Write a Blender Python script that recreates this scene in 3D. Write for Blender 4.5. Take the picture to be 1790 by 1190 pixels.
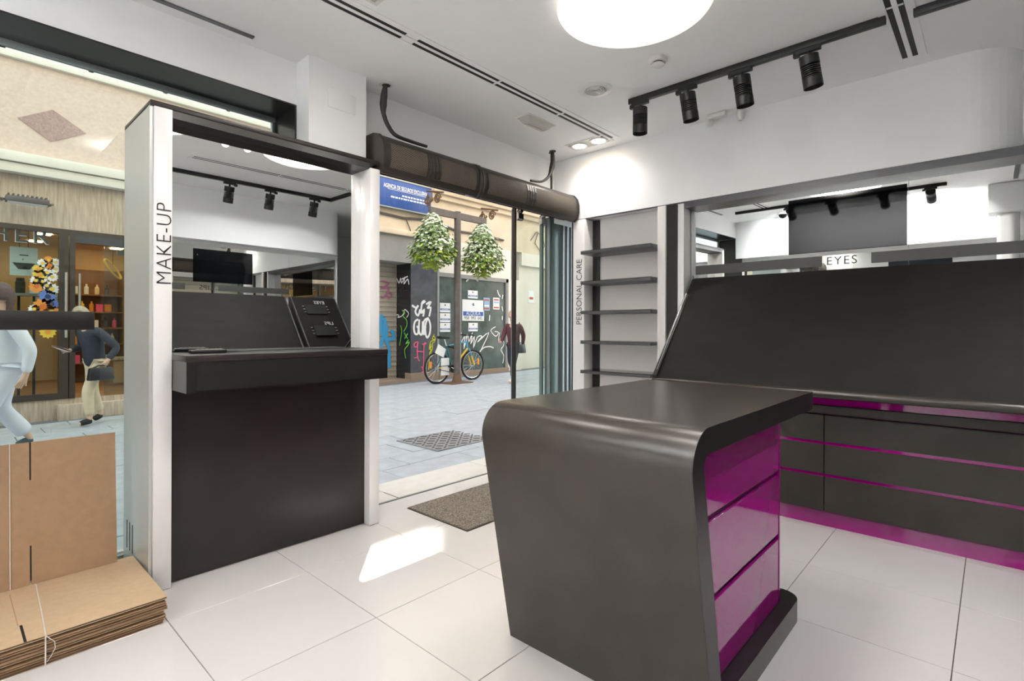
import bpy, bmesh, math, random
from mathutils import Vector, Matrix
random.seed(7)
for o in list(bpy.data.objects): bpy.data.objects.remove(o)
S = bpy.context.scene
COL = S.collection

# ------------------------------------------------------------ camera
F_PX, YAW, ROLL, CY, CAMZ = 919.349, 0.742, 0.003, 573.1, 1.2162
W_PX, H_PX = 1790.0, 1190.0
cd = bpy.data.cameras.new('camera'); cam = bpy.data.objects.new('camera', cd); COL.objects.link(cam)
cd.sensor_fit = 'HORIZONTAL'; cd.sensor_width = 36.0
cd.lens = F_PX / W_PX * 36.0
cd.shift_y = (CY - H_PX / 2) / W_PX
cd.clip_start = 0.02; cd.clip_end = 300
right = Vector((math.sin(YAW), -math.cos(YAW), 0)); fwd = Vector((math.cos(YAW), math.sin(YAW), 0)); up = Vector((0, 0, 1))
r2 = right * math.cos(ROLL) + up * math.sin(ROLL); u2 = up * math.cos(ROLL) - right * math.sin(ROLL)
M = Matrix((r2, u2, -fwd)).transposed().to_4x4(); M.translation = Vector((0, 0, CAMZ))
cam.matrix_world = M
S.camera = cam

# ------------------------------------------------------------ world, sun, exposure
wd = bpy.data.worlds.new('sky'); S.world = wd; wd.use_nodes = True
bg = wd.node_tree.nodes['Background']; bg.inputs[0].default_value = (0.86, 0.93, 1.0, 1); bg.inputs[1].default_value = 2.15
sl = bpy.data.lights.new('sun', 'SUN'); sl.energy = 11.0; sl.angle = math.radians(0.53); sl.color = (1, .96, .88)
sun = bpy.data.objects.new('sun', sl); COL.objects.link(sun)
sun.rotation_euler = Vector((0.85, 1.0, 1.97)).to_track_quat('Z', 'Y').to_euler()
vs = S.view_settings; vs.view_transform = 'Standard'; vs.look = 'None'; vs.gamma = 1; vs.exposure = 0.56
vs.use_curve_mapping = False

# ------------------------------------------------------------ helpers
def ray(u, v):
    r3 = (u - 895) / F_PX; u3 = (CY - v) / F_PX
    r = r3 * math.cos(ROLL) - u3 * math.sin(ROLL); p = r3 * math.sin(ROLL) + u3 * math.cos(ROLL)
    return Vector((r * math.sin(YAW) + math.cos(YAW), -r * math.cos(YAW) + math.sin(YAW), p))
def PX(u, v, ax, val):            # photo pixel -> point on the plane axis = val
    d = ray(u, v); c = Vector((0, 0, CAMZ)); t = (val - c[ax]) / d[ax]
    return c + d * t
def srgb(r, g, b):
    f = lambda c: ((c / 255 + .055) / 1.055) ** 2.4 if c > 10.3 else c / 255 / 12.92
    return (f(r), f(g), f(b), 1)
MATS = {}
def mat(name, rgb, rough=.5, metal=0, var=0, vscale=8, bump=0, bscale=60, spec=.5, coat=0, stretch=None, emis=0, ecol=None, dark=None):
    m = bpy.data.materials.new(name); m.use_nodes = True; nt = m.node_tree; b = nt.nodes['Principled BSDF']
    c = srgb(*rgb)
    b.inputs['Base Color'].default_value = c; b.inputs['Roughness'].default_value = rough; b.inputs['Metallic'].default_value = metal
    b.inputs['Specular IOR Level'].default_value = spec; b.inputs['Coat Weight'].default_value = coat; b.inputs['Coat Roughness'].default_value = .04
    tc = nt.nodes.new('ShaderNodeTexCoord'); mp = nt.nodes.new('ShaderNodeMapping'); nt.links.new(tc.outputs['Object'], mp.inputs[0])
    if stretch: mp.inputs['Scale'].default_value = stretch
    if var:
        n = nt.nodes.new('ShaderNodeTexNoise'); n.inputs['Scale'].default_value = vscale; n.inputs['Detail'].default_value = 6
        nt.links.new(mp.outputs[0], n.inputs[0])
        r = nt.nodes.new('ShaderNodeValToRGB'); r.color_ramp.elements[0].position = .3; r.color_ramp.elements[1].position = .7
        d = srgb(*dark) if dark else tuple(max(0, x * (1 - var)) for x in c[:3]) + (1,)
        r.color_ramp.elements[0].color = d; r.color_ramp.elements[1].color = tuple(min(1, x * (1 + var * .5)) for x in c[:3]) + (1,)
        nt.links.new(n.outputs[0], r.inputs[0]); nt.links.new(r.outputs[0], b.inputs['Base Color'])
    if bump:
        n2 = nt.nodes.new('ShaderNodeTexNoise'); n2.inputs['Scale'].default_value = bscale; n2.inputs['Detail'].default_value = 4
        nt.links.new(mp.outputs[0], n2.inputs[0])
        bp = nt.nodes.new('ShaderNodeBump'); bp.inputs['Strength'].default_value = bump; bp.inputs['Distance'].default_value = .01
        nt.links.new(n2.outputs[0], bp.inputs['Height']); nt.links.new(bp.outputs[0], b.inputs['Normal'])
    if emis:
        b.inputs['Emission Color'].default_value = srgb(*(ecol or rgb)); b.inputs['Emission Strength'].default_value = emis
    MATS[name] = m; return m
def glass(name, tint=(235, 242, 240), refl=1.0, rough=0.0, ior=1.5, frost=0):
    m = bpy.data.materials.new(name); m.use_nodes = True; nt = m.node_tree; nt.nodes.clear()
    out = nt.nodes.new('ShaderNodeOutputMaterial'); mx = nt.nodes.new('ShaderNodeMixShader')
    tr = nt.nodes.new('ShaderNodeBsdfTransparent'); tr.inputs[0].default_value = srgb(*tint)
    gl = nt.nodes.new('ShaderNodeBsdfGlossy'); gl.inputs['Roughness'].default_value = rough
    lw = nt.nodes.new('ShaderNodeLayerWeight'); lw.inputs['Blend'].default_value = .5
    pw = nt.nodes.new('ShaderNodeMath'); pw.operation = 'POWER'; pw.inputs[1].default_value = 5
    ml = nt.nodes.new('ShaderNodeMath'); ml.operation = 'MULTIPLY_ADD'; ml.inputs[1].default_value = .9 * refl; ml.inputs[2].default_value = .04 * refl
    nt.links.new(lw.outputs['Facing'], pw.inputs[0]); nt.links.new(pw.outputs[0], ml.inputs[0])
    nt.links.new(ml.outputs[0], mx.inputs[0]); nt.links.new(tr.outputs[0], mx.inputs[1]); nt.links.new(gl.outputs[0], mx.inputs[2])
    last = mx
    if frost:
        df = nt.nodes.new('ShaderNodeBsdfDiffuse'); df.inputs[0].default_value = (.8, .82, .82, 1)
        m2 = nt.nodes.new('ShaderNodeMixShader'); m2.inputs[0].default_value = frost
        nt.links.new(mx.outputs[0], m2.inputs[1]); nt.links.new(df.outputs[0], m2.inputs[2]); last = m2
    nt.links.new(last.outputs[0], out.inputs[0]); MATS[name] = m; return m
def mirrormat(name, col=.9, rough=0):
    m = bpy.data.materials.new(name); m.use_nodes = True; b = m.node_tree.nodes['Principled BSDF']
    b.inputs['Base Color'].default_value = (col * .98, col, col * .99, 1); b.inputs['Metallic'].default_value = 1; b.inputs['Roughness'].default_value = rough
    MATS[name] = m; return m

class MB:
    def __init__(s): s.v = []; s.f = []
    def add(s, vs, fs):
        n = len(s.v); s.v += [Vector(v) for v in vs]; s.f += [tuple(i + n for i in f) for f in fs]; return s
    def box(s, x0, x1, y0, y1, z0, z1):
        x0, x1 = min(x0, x1), max(x0, x1); y0, y1 = min(y0, y1), max(y0, y1); z0, z1 = min(z0, z1), max(z0, z1)
        return s.add([(x0,y0,z0),(x1,y0,z0),(x1,y1,z0),(x0,y1,z0),(x0,y0,z1),(x1,y0,z1),(x1,y1,z1),(x0,y1,z1)],
                     [(0,3,2,1),(4,5,6,7),(0,1,5,4),(1,2,6,5),(2,3,7,6),(3,0,4,7)])
    def prism(s, pts, ax, a0, a1):   # 2D polygon in the two other axes (cyclic order), extruded along ax
        def P(p, a):
            if ax == 0: return (a, p[0], p[1])
            if ax == 1: return (p[0], a, p[1])
            return (p[0], p[1], a)
        n = len(pts)
        return s.add([P(p, a0) for p in pts] + [P(p, a1) for p in pts],
                     [tuple(range(n))[::-1], tuple(range(n, 2 * n))] + [(i, (i + 1) % n, n + (i + 1) % n, n + i) for i in range(n)])
    def frame(s, d):
        d = Vector(d).normalized(); a = Vector((0, 0, 1)) if abs(d.z) < .9 else Vector((1, 0, 0))
        x = d.cross(a).normalized(); return x, d.cross(x).normalized()
    def cyl(s, p0, p1, r0, r1=None, n=16, caps=True):
        r1 = r0 if r1 is None else r1; p0, p1 = Vector(p0), Vector(p1); x, y = s.frame(p1 - p0)
        vs = [p0 + (x * math.cos(t) + y * math.sin(t)) * r0 for t in [2 * math.pi * i / n for i in range(n)]] + \
             [p1 + (x * math.cos(t) + y * math.sin(t)) * r1 for t in [2 * math.pi * i / n for i in range(n)]]
        fs = [(i, (i + 1) % n, n + (i + 1) % n, n + i) for i in range(n)]
        if caps: fs += [tuple(range(n))[::-1], tuple(range(n, 2 * n))]
        return s.add(vs, fs)
    def tube(s, pts, r, n=8):
        pts = [Vector(p) for p in pts]; R = r if isinstance(r, (list, tuple)) else [r] * len(pts)
        vs = []; fs = []; px = None
        for i, p in enumerate(pts):
            d = (pts[min(i + 1, len(pts) - 1)] - pts[max(i - 1, 0)]).normalized()
            if px is None: x, y = s.frame(d)
            else:
                x = (px - d * px.dot(d)).normalized(); y = d.cross(x)
            px = x
            vs += [p + (x * math.cos(2 * math.pi * k / n) + y * math.sin(2 * math.pi * k / n)) * R[i] for k in range(n)]
        for i in range(len(pts) - 1):
            fs += [(i * n + k, i * n + (k + 1) % n, (i + 1) * n + (k + 1) % n, (i + 1) * n + k) for k in range(n)]
        fs += [tuple(range(n))[::-1], tuple((len(pts) - 1) * n + k for k in range(n))]
        return s.add(vs, fs)
    def cable(s, pts, r, n=10, k=6):      # smooth curve through the points
        pts = [Vector(p) for p in pts]; R = r if isinstance(r, (list, tuple)) else [r] * len(pts); q = []; qr = []
        for i in range(len(pts) - 1):
            p0, p1, p2, p3 = pts[max(i - 1, 0)], pts[i], pts[i + 1], pts[min(i + 2, len(pts) - 1)]
            for j in range(k):
                t = j / k; q.append(.5 * (2 * p1 + (p2 - p0) * t + (2 * p0 - 5 * p1 + 4 * p2 - p3) * t * t + (3 * p1 - p0 - 3 * p2 + p3) * t ** 3)); qr.append(R[i] * (1 - t) + R[i + 1] * t)
        return s.tube(q + [pts[-1]], qr + [R[-1]], n)
    def lathe(s, prof, c, n=32, ax='z'):   # prof: (r, h)
        c = Vector(c); vs = []; fs = []
        for r, h in prof:
            for k in range(n):
                t = 2 * math.pi * k / n
                if ax == 'z': vs.append(c + Vector((r * math.cos(t), r * math.sin(t), h)))
                elif ax == 'y': vs.append(c + Vector((r * math.cos(t), h, r * math.sin(t))))
                else: vs.append(c + Vector((h, r * math.cos(t), r * math.sin(t))))
        for i in range(len(prof) - 1):
            fs += [(i * n + k, i * n + (k + 1) % n, (i + 1) * n + (k + 1) % n, (i + 1) * n + k) for k in range(n)]
        if prof[0][0] > 1e-6: fs.append(tuple(range(n))[::-1])
        if prof[-1][0] > 1e-6: fs.append(tuple((len(prof) - 1) * n + k for k in range(n)))
        return s.add(vs, fs)
    def quad(s, a, b, c, d): return s.add([a, b, c, d], [(0, 1, 2, 3)])
    def mesh(s, name, bev=0, seg=2, smooth=False, recalc=True):
        me = bpy.data.meshes.new(name); me.from_pydata([tuple(v) for v in s.v], [], s.f)
        if bev or recalc:
            bm = bmesh.new(); bm.from_mesh(me); bmesh.ops.remove_doubles(bm, verts=bm.verts, dist=1e-6); bmesh.ops.recalc_face_normals(bm, faces=bm.faces)
            if bev:
                es = [e for e in bm.edges if len(e.link_faces) == 2 and e.calc_face_angle(0) > .5]
                bmesh.ops.bevel(bm, geom=es, offset=bev, segments=seg, profile=.5, affect='EDGES', clamp_overlap=True)
            bm.to_mesh(me); bm.free()
        if smooth:
            me.polygons.foreach_set('use_smooth', [True] * len(me.polygons))
            me.set_sharp_from_angle(angle=math.radians(40))
        me.update(); return me
    def build(s, name, m, parent=None, bev=0, seg=2, smooth=False, world=True):
        return link(name, s.mesh(name, bev, seg, smooth or bev > 0), m, parent, world)
def link(name, me, m, parent=None, world=True):
    o = bpy.data.objects.new(name, me); COL.objects.link(o)
    if m is not None and not me.materials: me.materials.append(MATS[m] if isinstance(m, str) else m)
    if parent is not None:
        o.parent = parent
        if world:
            base = Vector(parent.location); p = parent.parent
            while p is not None: base += Vector(p.location); p = p.parent
            o.location = -base      # mesh data is in world metres
    return o
def tag(o, label=None, cat=None, group=None, kind=None):
    if label: o['label'] = label
    if cat: o['category'] = cat
    if group: o['group'] = group
    if kind: o['kind'] = kind
    return o
def thing(name, label, cat, loc=(0, 0, 0), group=None, rz=0):
    o = bpy.data.objects.new(name, None); COL.objects.link(o); o.empty_display_size = .1
    o.location = loc; o.rotation_euler = (0, 0, rz); return tag(o, label, cat, group)
def struct(name, mb, m, parent=None, bev=0, label=None):
    o = mb.build(name, m, parent, bev)
    if parent is None: tag(o, label, None, None, 'structure')
    return o
def copy_tree(o, parent=None):
    c = o.copy(); COL.objects.link(c); c.parent = parent
    for ch in list(o.children): copy_tree(ch, c)
    return c
def text(name, body, size, m, parent, origin, xdir, ydir, thin=0, depth=.001, align='LEFT', spacing=1.0, sx=1.0):
    cu = bpy.data.curves.new(name, 'FONT'); cu.body = body; cu.size = size; cu.extrude = depth; cu.offset = thin; cu.align_x = align
    cu.space_character = spacing; cu.resolution_u = 4
    t = bpy.data.objects.new(name, cu); COL.objects.link(t)
    dg = bpy.context.evaluated_depsgraph_get(); me = bpy.data.meshes.new_from_object(t.evaluated_get(dg))
    bpy.data.objects.remove(t); bpy.data.curves.remove(cu)
    x = Vector(xdir).normalized(); y = Vector(ydir).normalized(); z = x.cross(y)
    R = Matrix((x, y, z)).transposed().to_4x4(); R.translation = Vector(origin)
    me.transform(R @ Matrix.Diagonal((sx, 1, 1, 1))); me.name = name; me.materials.clear()
    return link(name, me, m, parent)
def dist(a, b): return (Vector(a) - Vector(b)).length

# ------------------------------------------------------------ materials
mat('white_paint', (244, 245, 246), .55, var=.02, vscale=3)
mat('ceiling_paint', (247, 247, 247), .7, var=.015, vscale=2)
mat('white_lacquer', (236, 234, 233), .18, coat=.3)
mat('white_plastic', (225, 224, 220), .4)
mat('grey_plastic', (165, 160, 152), .4)
mat('tile_porcelain', (221, 218, 217), .09, var=.025, vscale=2.5, spec=.5)
mat('grout', (90, 78, 72), .8)
mat('black_laminate', (40, 35, 34), .32, spec=.4, var=.18, vscale=5, bump=.03, bscale=300)
mat('black_satin', (30, 28, 28), .3, spec=.5)
mat('charcoal_laminate', (54, 49, 45), .25, spec=.4, var=.14, vscale=6, bump=.04, bscale=260)
mat('board_fabric', (30, 28, 26), .6, spec=.16, var=.22, vscale=4, bump=.12, bscale=220, stretch=(1, 1, 3))
mat('drawer_charcoal', (60, 56, 52), .45, spec=.3, var=.15, vscale=7)
mat('magenta_gloss', (164, 6, 132), .05, spec=.6, coat=.7)
mat('magenta_dark', (110, 4, 88), .3)
mat('black_metal', (26, 26, 27), .42, spec=.4)
mat('black_paint', (18, 18, 18), .6)
mat('dark_grey_profile', (70, 70, 74), .35)
mat('aluminium', (150, 158, 158), .35, metal=.6)
mat('green_grey_profile', (104, 122, 120), .3, metal=.3)
mat('grey_side', (196, 198, 195), .3, metal=.2)
mat('card_top', (200, 172, 140), .8, var=.06, vscale=40, bump=.05, bscale=120)
mat('card_brown', (168, 136, 106), .85, var=.07, vscale=30, bump=.06, bscale=150)
mat('card_edge', (122, 98, 76), .9, var=.35, vscale=90)
mat('string_white', (225, 220, 215), .8)
mat('doormat_pile', (164, 154, 142), .95, var=.1, vscale=110, bump=.9, bscale=160, dark=(66, 58, 50))
mat('doormat_edge', (70, 62, 52), .8)
mat('curtain_brown', (50, 44, 40), .4, metal=.2, var=.1)
mat('rubber', (25, 25, 26), .7)
mat('cable_black', (30, 27, 25), .6)
mat('bulb', (255, 246, 228), .4, emis=25, ecol=(255, 240, 214))
mat('lit_lens', (255, 250, 240), .4, emis=5)
mat('lens_clear', (200, 198, 190), .25)
mat('chrome', (200, 200, 200), .15, metal=1)
mat('screen_black', (8, 9, 11), .03, spec=.14)
mat('frosted_grey', (48, 48, 47), .5)
mat('print_black', (22, 20, 20), .5)
mat('print_white', (235, 235, 232), .5)
mirrormat('mirror_silver', .88)
mirrormat('back_mirror_silver', .8)
glass('clear_glass', refl=.6)
glass('door_glass', (250, 253, 252), 1.0)
glass('shelf_glass', (190, 200, 200), 1.0)
# the street
mat('pavement_stone', (176, 182, 190), .5, var=.16, vscale=6, bump=.15, bscale=40)
mat('pavement_joint', (110, 112, 116), .9)
mat('kerb_stone', (214, 210, 204), .6, var=.06, vscale=10)
mat('cast_iron', (150, 152, 156), .45, metal=.3, var=.15)
mat('facade_stone', (220, 198, 186), .8, var=.1, vscale=24, bump=.2, bscale=60)
mat('facade_travertine', (202, 184, 166), .6, var=.2, vscale=3, stretch=(14, 14, 1.2), dark=(172, 152, 134))
mat('facade_plaster', (222, 205, 182), .9, var=.1, vscale=3, bump=.1, bscale=30)
mat('facade_concrete', (150, 148, 146), .9, var=.15, vscale=2)
mat('facade_white', (228, 222, 212), .8, var=.05, vscale=4)
mat('pink_stone', (178, 150, 145), .8, var=.25, vscale=50)
mat('ledge_white', (236, 230, 220), .7, var=.04)
mat('bronze_frame', (76, 68, 62), .4, metal=.4)
mat('shutter_metal', (190, 183, 170), .5, metal=.3, var=.12, vscale=3)
mat('black_marble', (34, 36, 40), .25, var=.3, vscale=5)
mat('grey_marble', (84, 88, 96), .25, var=.25, vscale=6)
mat('granite_base', (150, 132, 116), .7, var=.2, vscale=60)
mat('old_glass', (84, 100, 98), .12, var=.3, vscale=3, dark=(56, 70, 68))
mat('sign_blue', (44, 84, 160), .35, var=.25, vscale=4, stretch=(6, 1, .4))
mat('iron_grey', (104, 98, 96), .55, metal=.3, var=.2)
mat('iron_rust', (110, 84, 66), .8)
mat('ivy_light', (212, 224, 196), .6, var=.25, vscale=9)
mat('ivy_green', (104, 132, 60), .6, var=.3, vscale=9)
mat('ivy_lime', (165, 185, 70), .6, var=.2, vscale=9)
mat('spray_white', (238, 238, 240), .6); mat('spray_pink', (232, 92, 140), .6); mat('spray_green', (120, 200, 60), .6)
mat('spray_blue', (70, 160, 215), .6); mat('spray_yellow', (205, 205, 50), .6); mat('spray_mauve', (170, 100, 140), .6)
mat('paper_white', (236, 238, 240), .7); mat('paper_blue', (48, 92, 170), .6); mat('paper_red', (190, 90, 80), .7); mat('paper_sky', (150, 180, 210), .7)
mat('shop_wall', (196, 164, 124), .7); mat('shop_wood', (150, 108, 66), .6, var=.2, vscale=5); mat('shop_dark', (60, 56, 42), .6)
mat('shop_light', (255, 225, 170), .5, emis=34, ecol=(255, 222, 165))

def opal(name, cx, cy):      # bulbs sit in the middle, so the glass glows strongest there
    m = mat(name, (255, 246, 228), .4); nt = m.node_tree; b = nt.nodes['Principled BSDF']
    tc = nt.nodes.new('ShaderNodeTexCoord'); mp = nt.nodes.new('ShaderNodeMapping'); mp.inputs['Location'].default_value = (-cx, -cy, -2.72)
    ln = nt.nodes.new('ShaderNodeVectorMath'); ln.operation = 'LENGTH'; rg = nt.nodes.new('ShaderNodeMapRange')
    rg.inputs['From Min'].default_value = 0; rg.inputs['From Max'].default_value = .368; rg.inputs['To Min'].default_value = 1; rg.inputs['To Max'].default_value = 0
    pw = nt.nodes.new('ShaderNodeMath'); pw.operation = 'POWER'; pw.inputs[1].default_value = 3
    ma = nt.nodes.new('ShaderNodeMath'); ma.operation = 'MULTIPLY_ADD'; ma.inputs[1].default_value = LAMP[0]; ma.inputs[2].default_value = LAMP[1]
    nt.links.new(tc.outputs['Object'], mp.inputs[0]); nt.links.new(mp.outputs[0], ln.inputs[0]); nt.links.new(ln.outputs['Value'], rg.inputs['Value'])
    nt.links.new(rg.outputs[0], pw.inputs[0]); nt.links.new(pw.outputs[0], ma.inputs[0])
    nt.links.new(ma.outputs[0], b.inputs['Emission Strength']); b.inputs['Emission Color'].default_value = srgb(255, 250, 243)
LAMP = (56, .55)
LAMPS = ((2.246, 1.274, 'large round opal ceiling lamp glowing warm white above the island'), (1.02, 1.3, 'round opal ceiling lamp seen only in the EYES mirror'))
for i_, (x_, y_, l_) in enumerate(LAMPS): opal('lamp_opal_%d' % i_, x_, y_)
mat('sky_reflection_pane', (238, 244, 248), .1, spec=.8); mat('blue_pane', (185, 205, 215), .1, spec=.8); mat('print_dark_metal', (58, 66, 64), .4)
mat('petal_orange', (236, 150, 60), .6); mat('petal_orange2', (214, 110, 40), .6); mat('petal_yellow', (236, 200, 70), .6); mat('petal_white', (240, 240, 236), .6); mat('petal_blue', (98, 128, 200), .6); mat('petal_navy', (48, 58, 110), .6)
mat('shop_light2', (236, 216, 180), .6)
mat('bike_teal', (32, 110, 124), .3); mat('bike_blue', (70, 160, 205), .3)
mat('skin_tone', (218, 178, 154), .55); mat('hair_greyblond', (176, 160, 140), .6, var=.25, vscale=40); mat('hair_brown', (96, 76, 72), .6, var=.2, vscale=40); mat('hair_blond', (206, 186, 152), .6, var=.2, vscale=40)
mat('jacket_navy', (48, 54, 66), .7, var=.2, vscale=20); mat('trousers_cream', (222, 204, 176), .8, var=.08, vscale=14); mat('coat_white', (228, 230, 238), .8, var=.06, vscale=8); mat('trousers_white', (222, 224, 234), .8, var=.06, vscale=8)
mat('jacket_maroon', (92, 52, 58), .8, var=.2, vscale=14); mat('jeans_dark', (46, 52, 68), .8, var=.15, vscale=20); mat('shoe_white', (226, 218, 212), .6); mat('shoe_teal', (60, 84, 92), .6); mat('bag_black', (30, 32, 40), .35)
# ============================================================ THE SHOP SHELL
XL, YB, XS, YF, ZC = -0.55, -0.82, 3.97, 3.09, 2.80     # left wall, back wall, right soffit, front wall, ceiling
XM = 4.10                                                # right mirror plane
fl = struct('floor', MB().box(-.95, 5.6, -2.6, 3.36, -.06, -.014), 'grout', label='glossy off-white porcelain tile floor of the shop')
tx0, ty0, T = .644, 2.508, .6
full = MB().box(-.2985, .2985, -.2985, .2985, -.012, 0).mesh('tile', bev=.001, seg=1)
full.materials.append(MATS['tile_porcelain'])
for i in range(-3, 9):
    for j in range(-9, 3):
        x0, x1 = tx0 + i * T, tx0 + (i + 1) * T; y0, y1 = ty0 + j * T, ty0 + (j + 1) * T
        ymax = 3.34 if x0 < 1.4 else 3.115
        cx0, cx1, cy0, cy1 = max(x0, -.9), min(x1, 5.55), max(y0, -2.55), min(y1, ymax)
        if cx1 - cx0 < .05 or cy1 - cy0 < .05: continue
        if cx0 > 4.3 and cy0 > -.1 or cx1 < 3.5 and cy1 < -.9: continue
        if (cx0, cx1, cy0, cy1) == (x0, x1, y0, y1):
            o = link('tile', full, None, fl); o.location = ((x0 + x1) / 2, (y0 + y1) / 2, 0)
        else:
            MB().box(cx0 + .0015, cx1 - .0015, cy0 + .0015, cy1 - .0015, -.012, 0).build('tile', 'tile_porcelain', fl)
struct('ceiling', MB().box(-1, 5.7, -2.7, 3.44, ZC, ZC + .1), 'ceiling_paint', label='white plastered ceiling')
wf = MB().box(-1, 1.45, YF, 3.44, 2.549, ZC).box(1.45, 1.827, 2.933, 3.44, 2.255, ZC).box(1.453, 1.827, 3.32, 3.44, 0, 2.255).box(1.827, 4.75, 3.10, 3.44, 2.40, ZC).box(4.52, 4.75, 3.0, 3.44, -.1, 2.40)
wfo = struct('wall_front', wf, 'white_paint', label='white front wall with window and door openings')
MB().box(1.568, 1.752, 2.929, 2.9325, 2.535, 2.65).build('access_panel', 'white_paint', wfo, bev=.002)
# right wall: niche back, returns, soffit with a rounded corner
wr = MB().box(4.16, 4.3, -.6, 3.0, 0, ZC)
R = .27; cxr, cyr = XS + R, .14
arc = [(cxr - R * math.cos(a), cyr - R * math.sin(a)) for a in [math.pi / 2 * k / 10 for k in range(11)]]
wr.prism([(XS, 3.10)] + arc + [(5.6, cyr - R), (5.6, .3), (4.3, 3.10)], 2, 2.216, ZC)
wr.box(XM - .12, 4.2, 1.81, 1.86, 0, 2.216)
wro = struct('wall_right', wr, 'white_paint', label='white right wall with deep soffit and rounded corner')
struct('trim_1', MB().box(XS + .003, XM + .03, -.55, 1.80, 2.165, 2.2155).box(XS + .001, XS + .012, -.55, 2.86, 2.206, 2.2155), 'dark_grey_profile', label='dark grey profile under the right soffit')
wl = MB().box(-.95, -.70, -1.2, 3.44, 0, ZC).box(-.72, XL, -1.2, YF, 2.216, ZC)
struct('wall_left', wl, 'white_paint', label='white left wall with soffit')
arc2 = [(3.8 - .2 + .2 * math.sin(a), YB - .2 + .2 * math.cos(a)) for a in [math.pi / 2 * k / 8 for k in range(9)]]
wb = MB().box(-.95, 3.8, -1.2, -.98, 0, ZC).prism([(XL - .2, YB)] + arc2 + [(3.8, -1.2), (XL - .2, -1.2)], 2, 2.216, ZC)
wb.box(3.62, 3.8, -2.6, -1.0, 0, ZC).box(3.6, 5.7, -2.7, -2.55, 0, ZC).box(5.55, 5.7, -2.7, .3, 0, ZC).box(4.3, 5.7, -.05, .1, 0, 2.3)
struct('wall_back', wb, 'white_paint', label='white back wall with rounded soffit end')
# column behind the viewpoint (seen in the wall mirror)
col = thing('column', 'white round column with a square block capital, seen in mirror', 'column', (-.33, -.12, 0))
MB().lathe([(.10, 0), (.10, 2.5)], (-.33, -.12, 0), 24).build('shaft', 'white_lacquer', col, smooth=True)
MB().box(-.51, -.15, -.30, .06, 2.46, ZC).build('capital', 'white_paint', col, bev=.02)

# ---- window
w1 = struct('window_1', MB().box(XL, 1.452, YF - .003, 3.36, 2.541, 2.549).box(1.440, 1.4525, YF - .003, 3.36, 0, 2.5409).box(XL - .03, XL - .02, 3.0, 3.36, 0, 2.5409), 'black_satin', label='full height shop window with black lined reveal')
fr = MB().box(XL, 1.44, 3.355, 3.385, 2.512, 2.541).box(1.42, 1.44, 3.355, 3.385, .03, 2.512).box(XL, 1.44, 3.34, 3.40, 0, .03).box(XL - .02, XL + .02, 3.355, 3.385, .03, 2.512)
fr.build('window_frame', 'aluminium', w1, bev=.003)
for a, b in ((XL + .02, .3705), (.3715, 1.42)):
    MB().box(a, b, 3.364, 3.372, .03, 2.512).build('pane', 'clear_glass', w1)
# ---- door: sliding glass leaves folded to the right
dr = struct('door_1', MB().box(1.83, 4.52, 3.12, 3.30, 2.335, 2.40), 'black_satin', label='glass sliding door pushed open to the right')
MB().box(1.86, 4.5, 3.18, 3.21, 2.315, 2.335).box(1.86, 4.5, 3.225, 3.255, 2.315, 2.335).build('door_track', 'aluminium', dr)
def leaf(x0, x1, y, stile, m='door_glass'):
    p = MB().box(x0 + .02, x1, y, y + .010, .02, 2.255).build('door_leaf', m, dr)
    MB().box(x0, x0 + .022, y - .012, y + .022, .01, 2.30).build('stile', stile, p)
    MB().box(x1 - .018, x1, y - .008, y + .018, .01, 2.28).build('stile', 'aluminium', p)
    for xx in (x0 + .09, x1 - .1):
        MB().box(xx - .035, xx + .035, y - .008, y + .018, 2.21, 2.26).cyl((xx, y - .02, 2.29), (xx, y + .02, 2.29), .02, n=12).build('roller_clamp', 'chrome', p)
leaf(3.50, 4.02, 3.19, 'black_satin'); leaf(3.54, 4.06, 3.235, 'aluminium')
leaf(4.0, 4.5, 3.28, 'green_grey_profile')
MB().box(4.03, 4.14, 3.17, 3.26, .0, 2.3).build('side_panel', 'green_grey_profile', dr, bev=.004)
for x in (4.18, 4.25, 4.32): MB().box(x, x + .03, 3.15, 3.24, 0, 2.3).build('door_mullion', 'aluminium', dr, bev=.003)
MB().box(3.985, 4.03, 2.87, 2.90, .0, 2.2).build('door_jamb', 'black_satin', dr)
struct('trim_2', MB().box(1.5, 4.75, 3.117, 3.135, -.02, .002), 'aluminium', label='metal threshold strip at the doorway')

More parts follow.
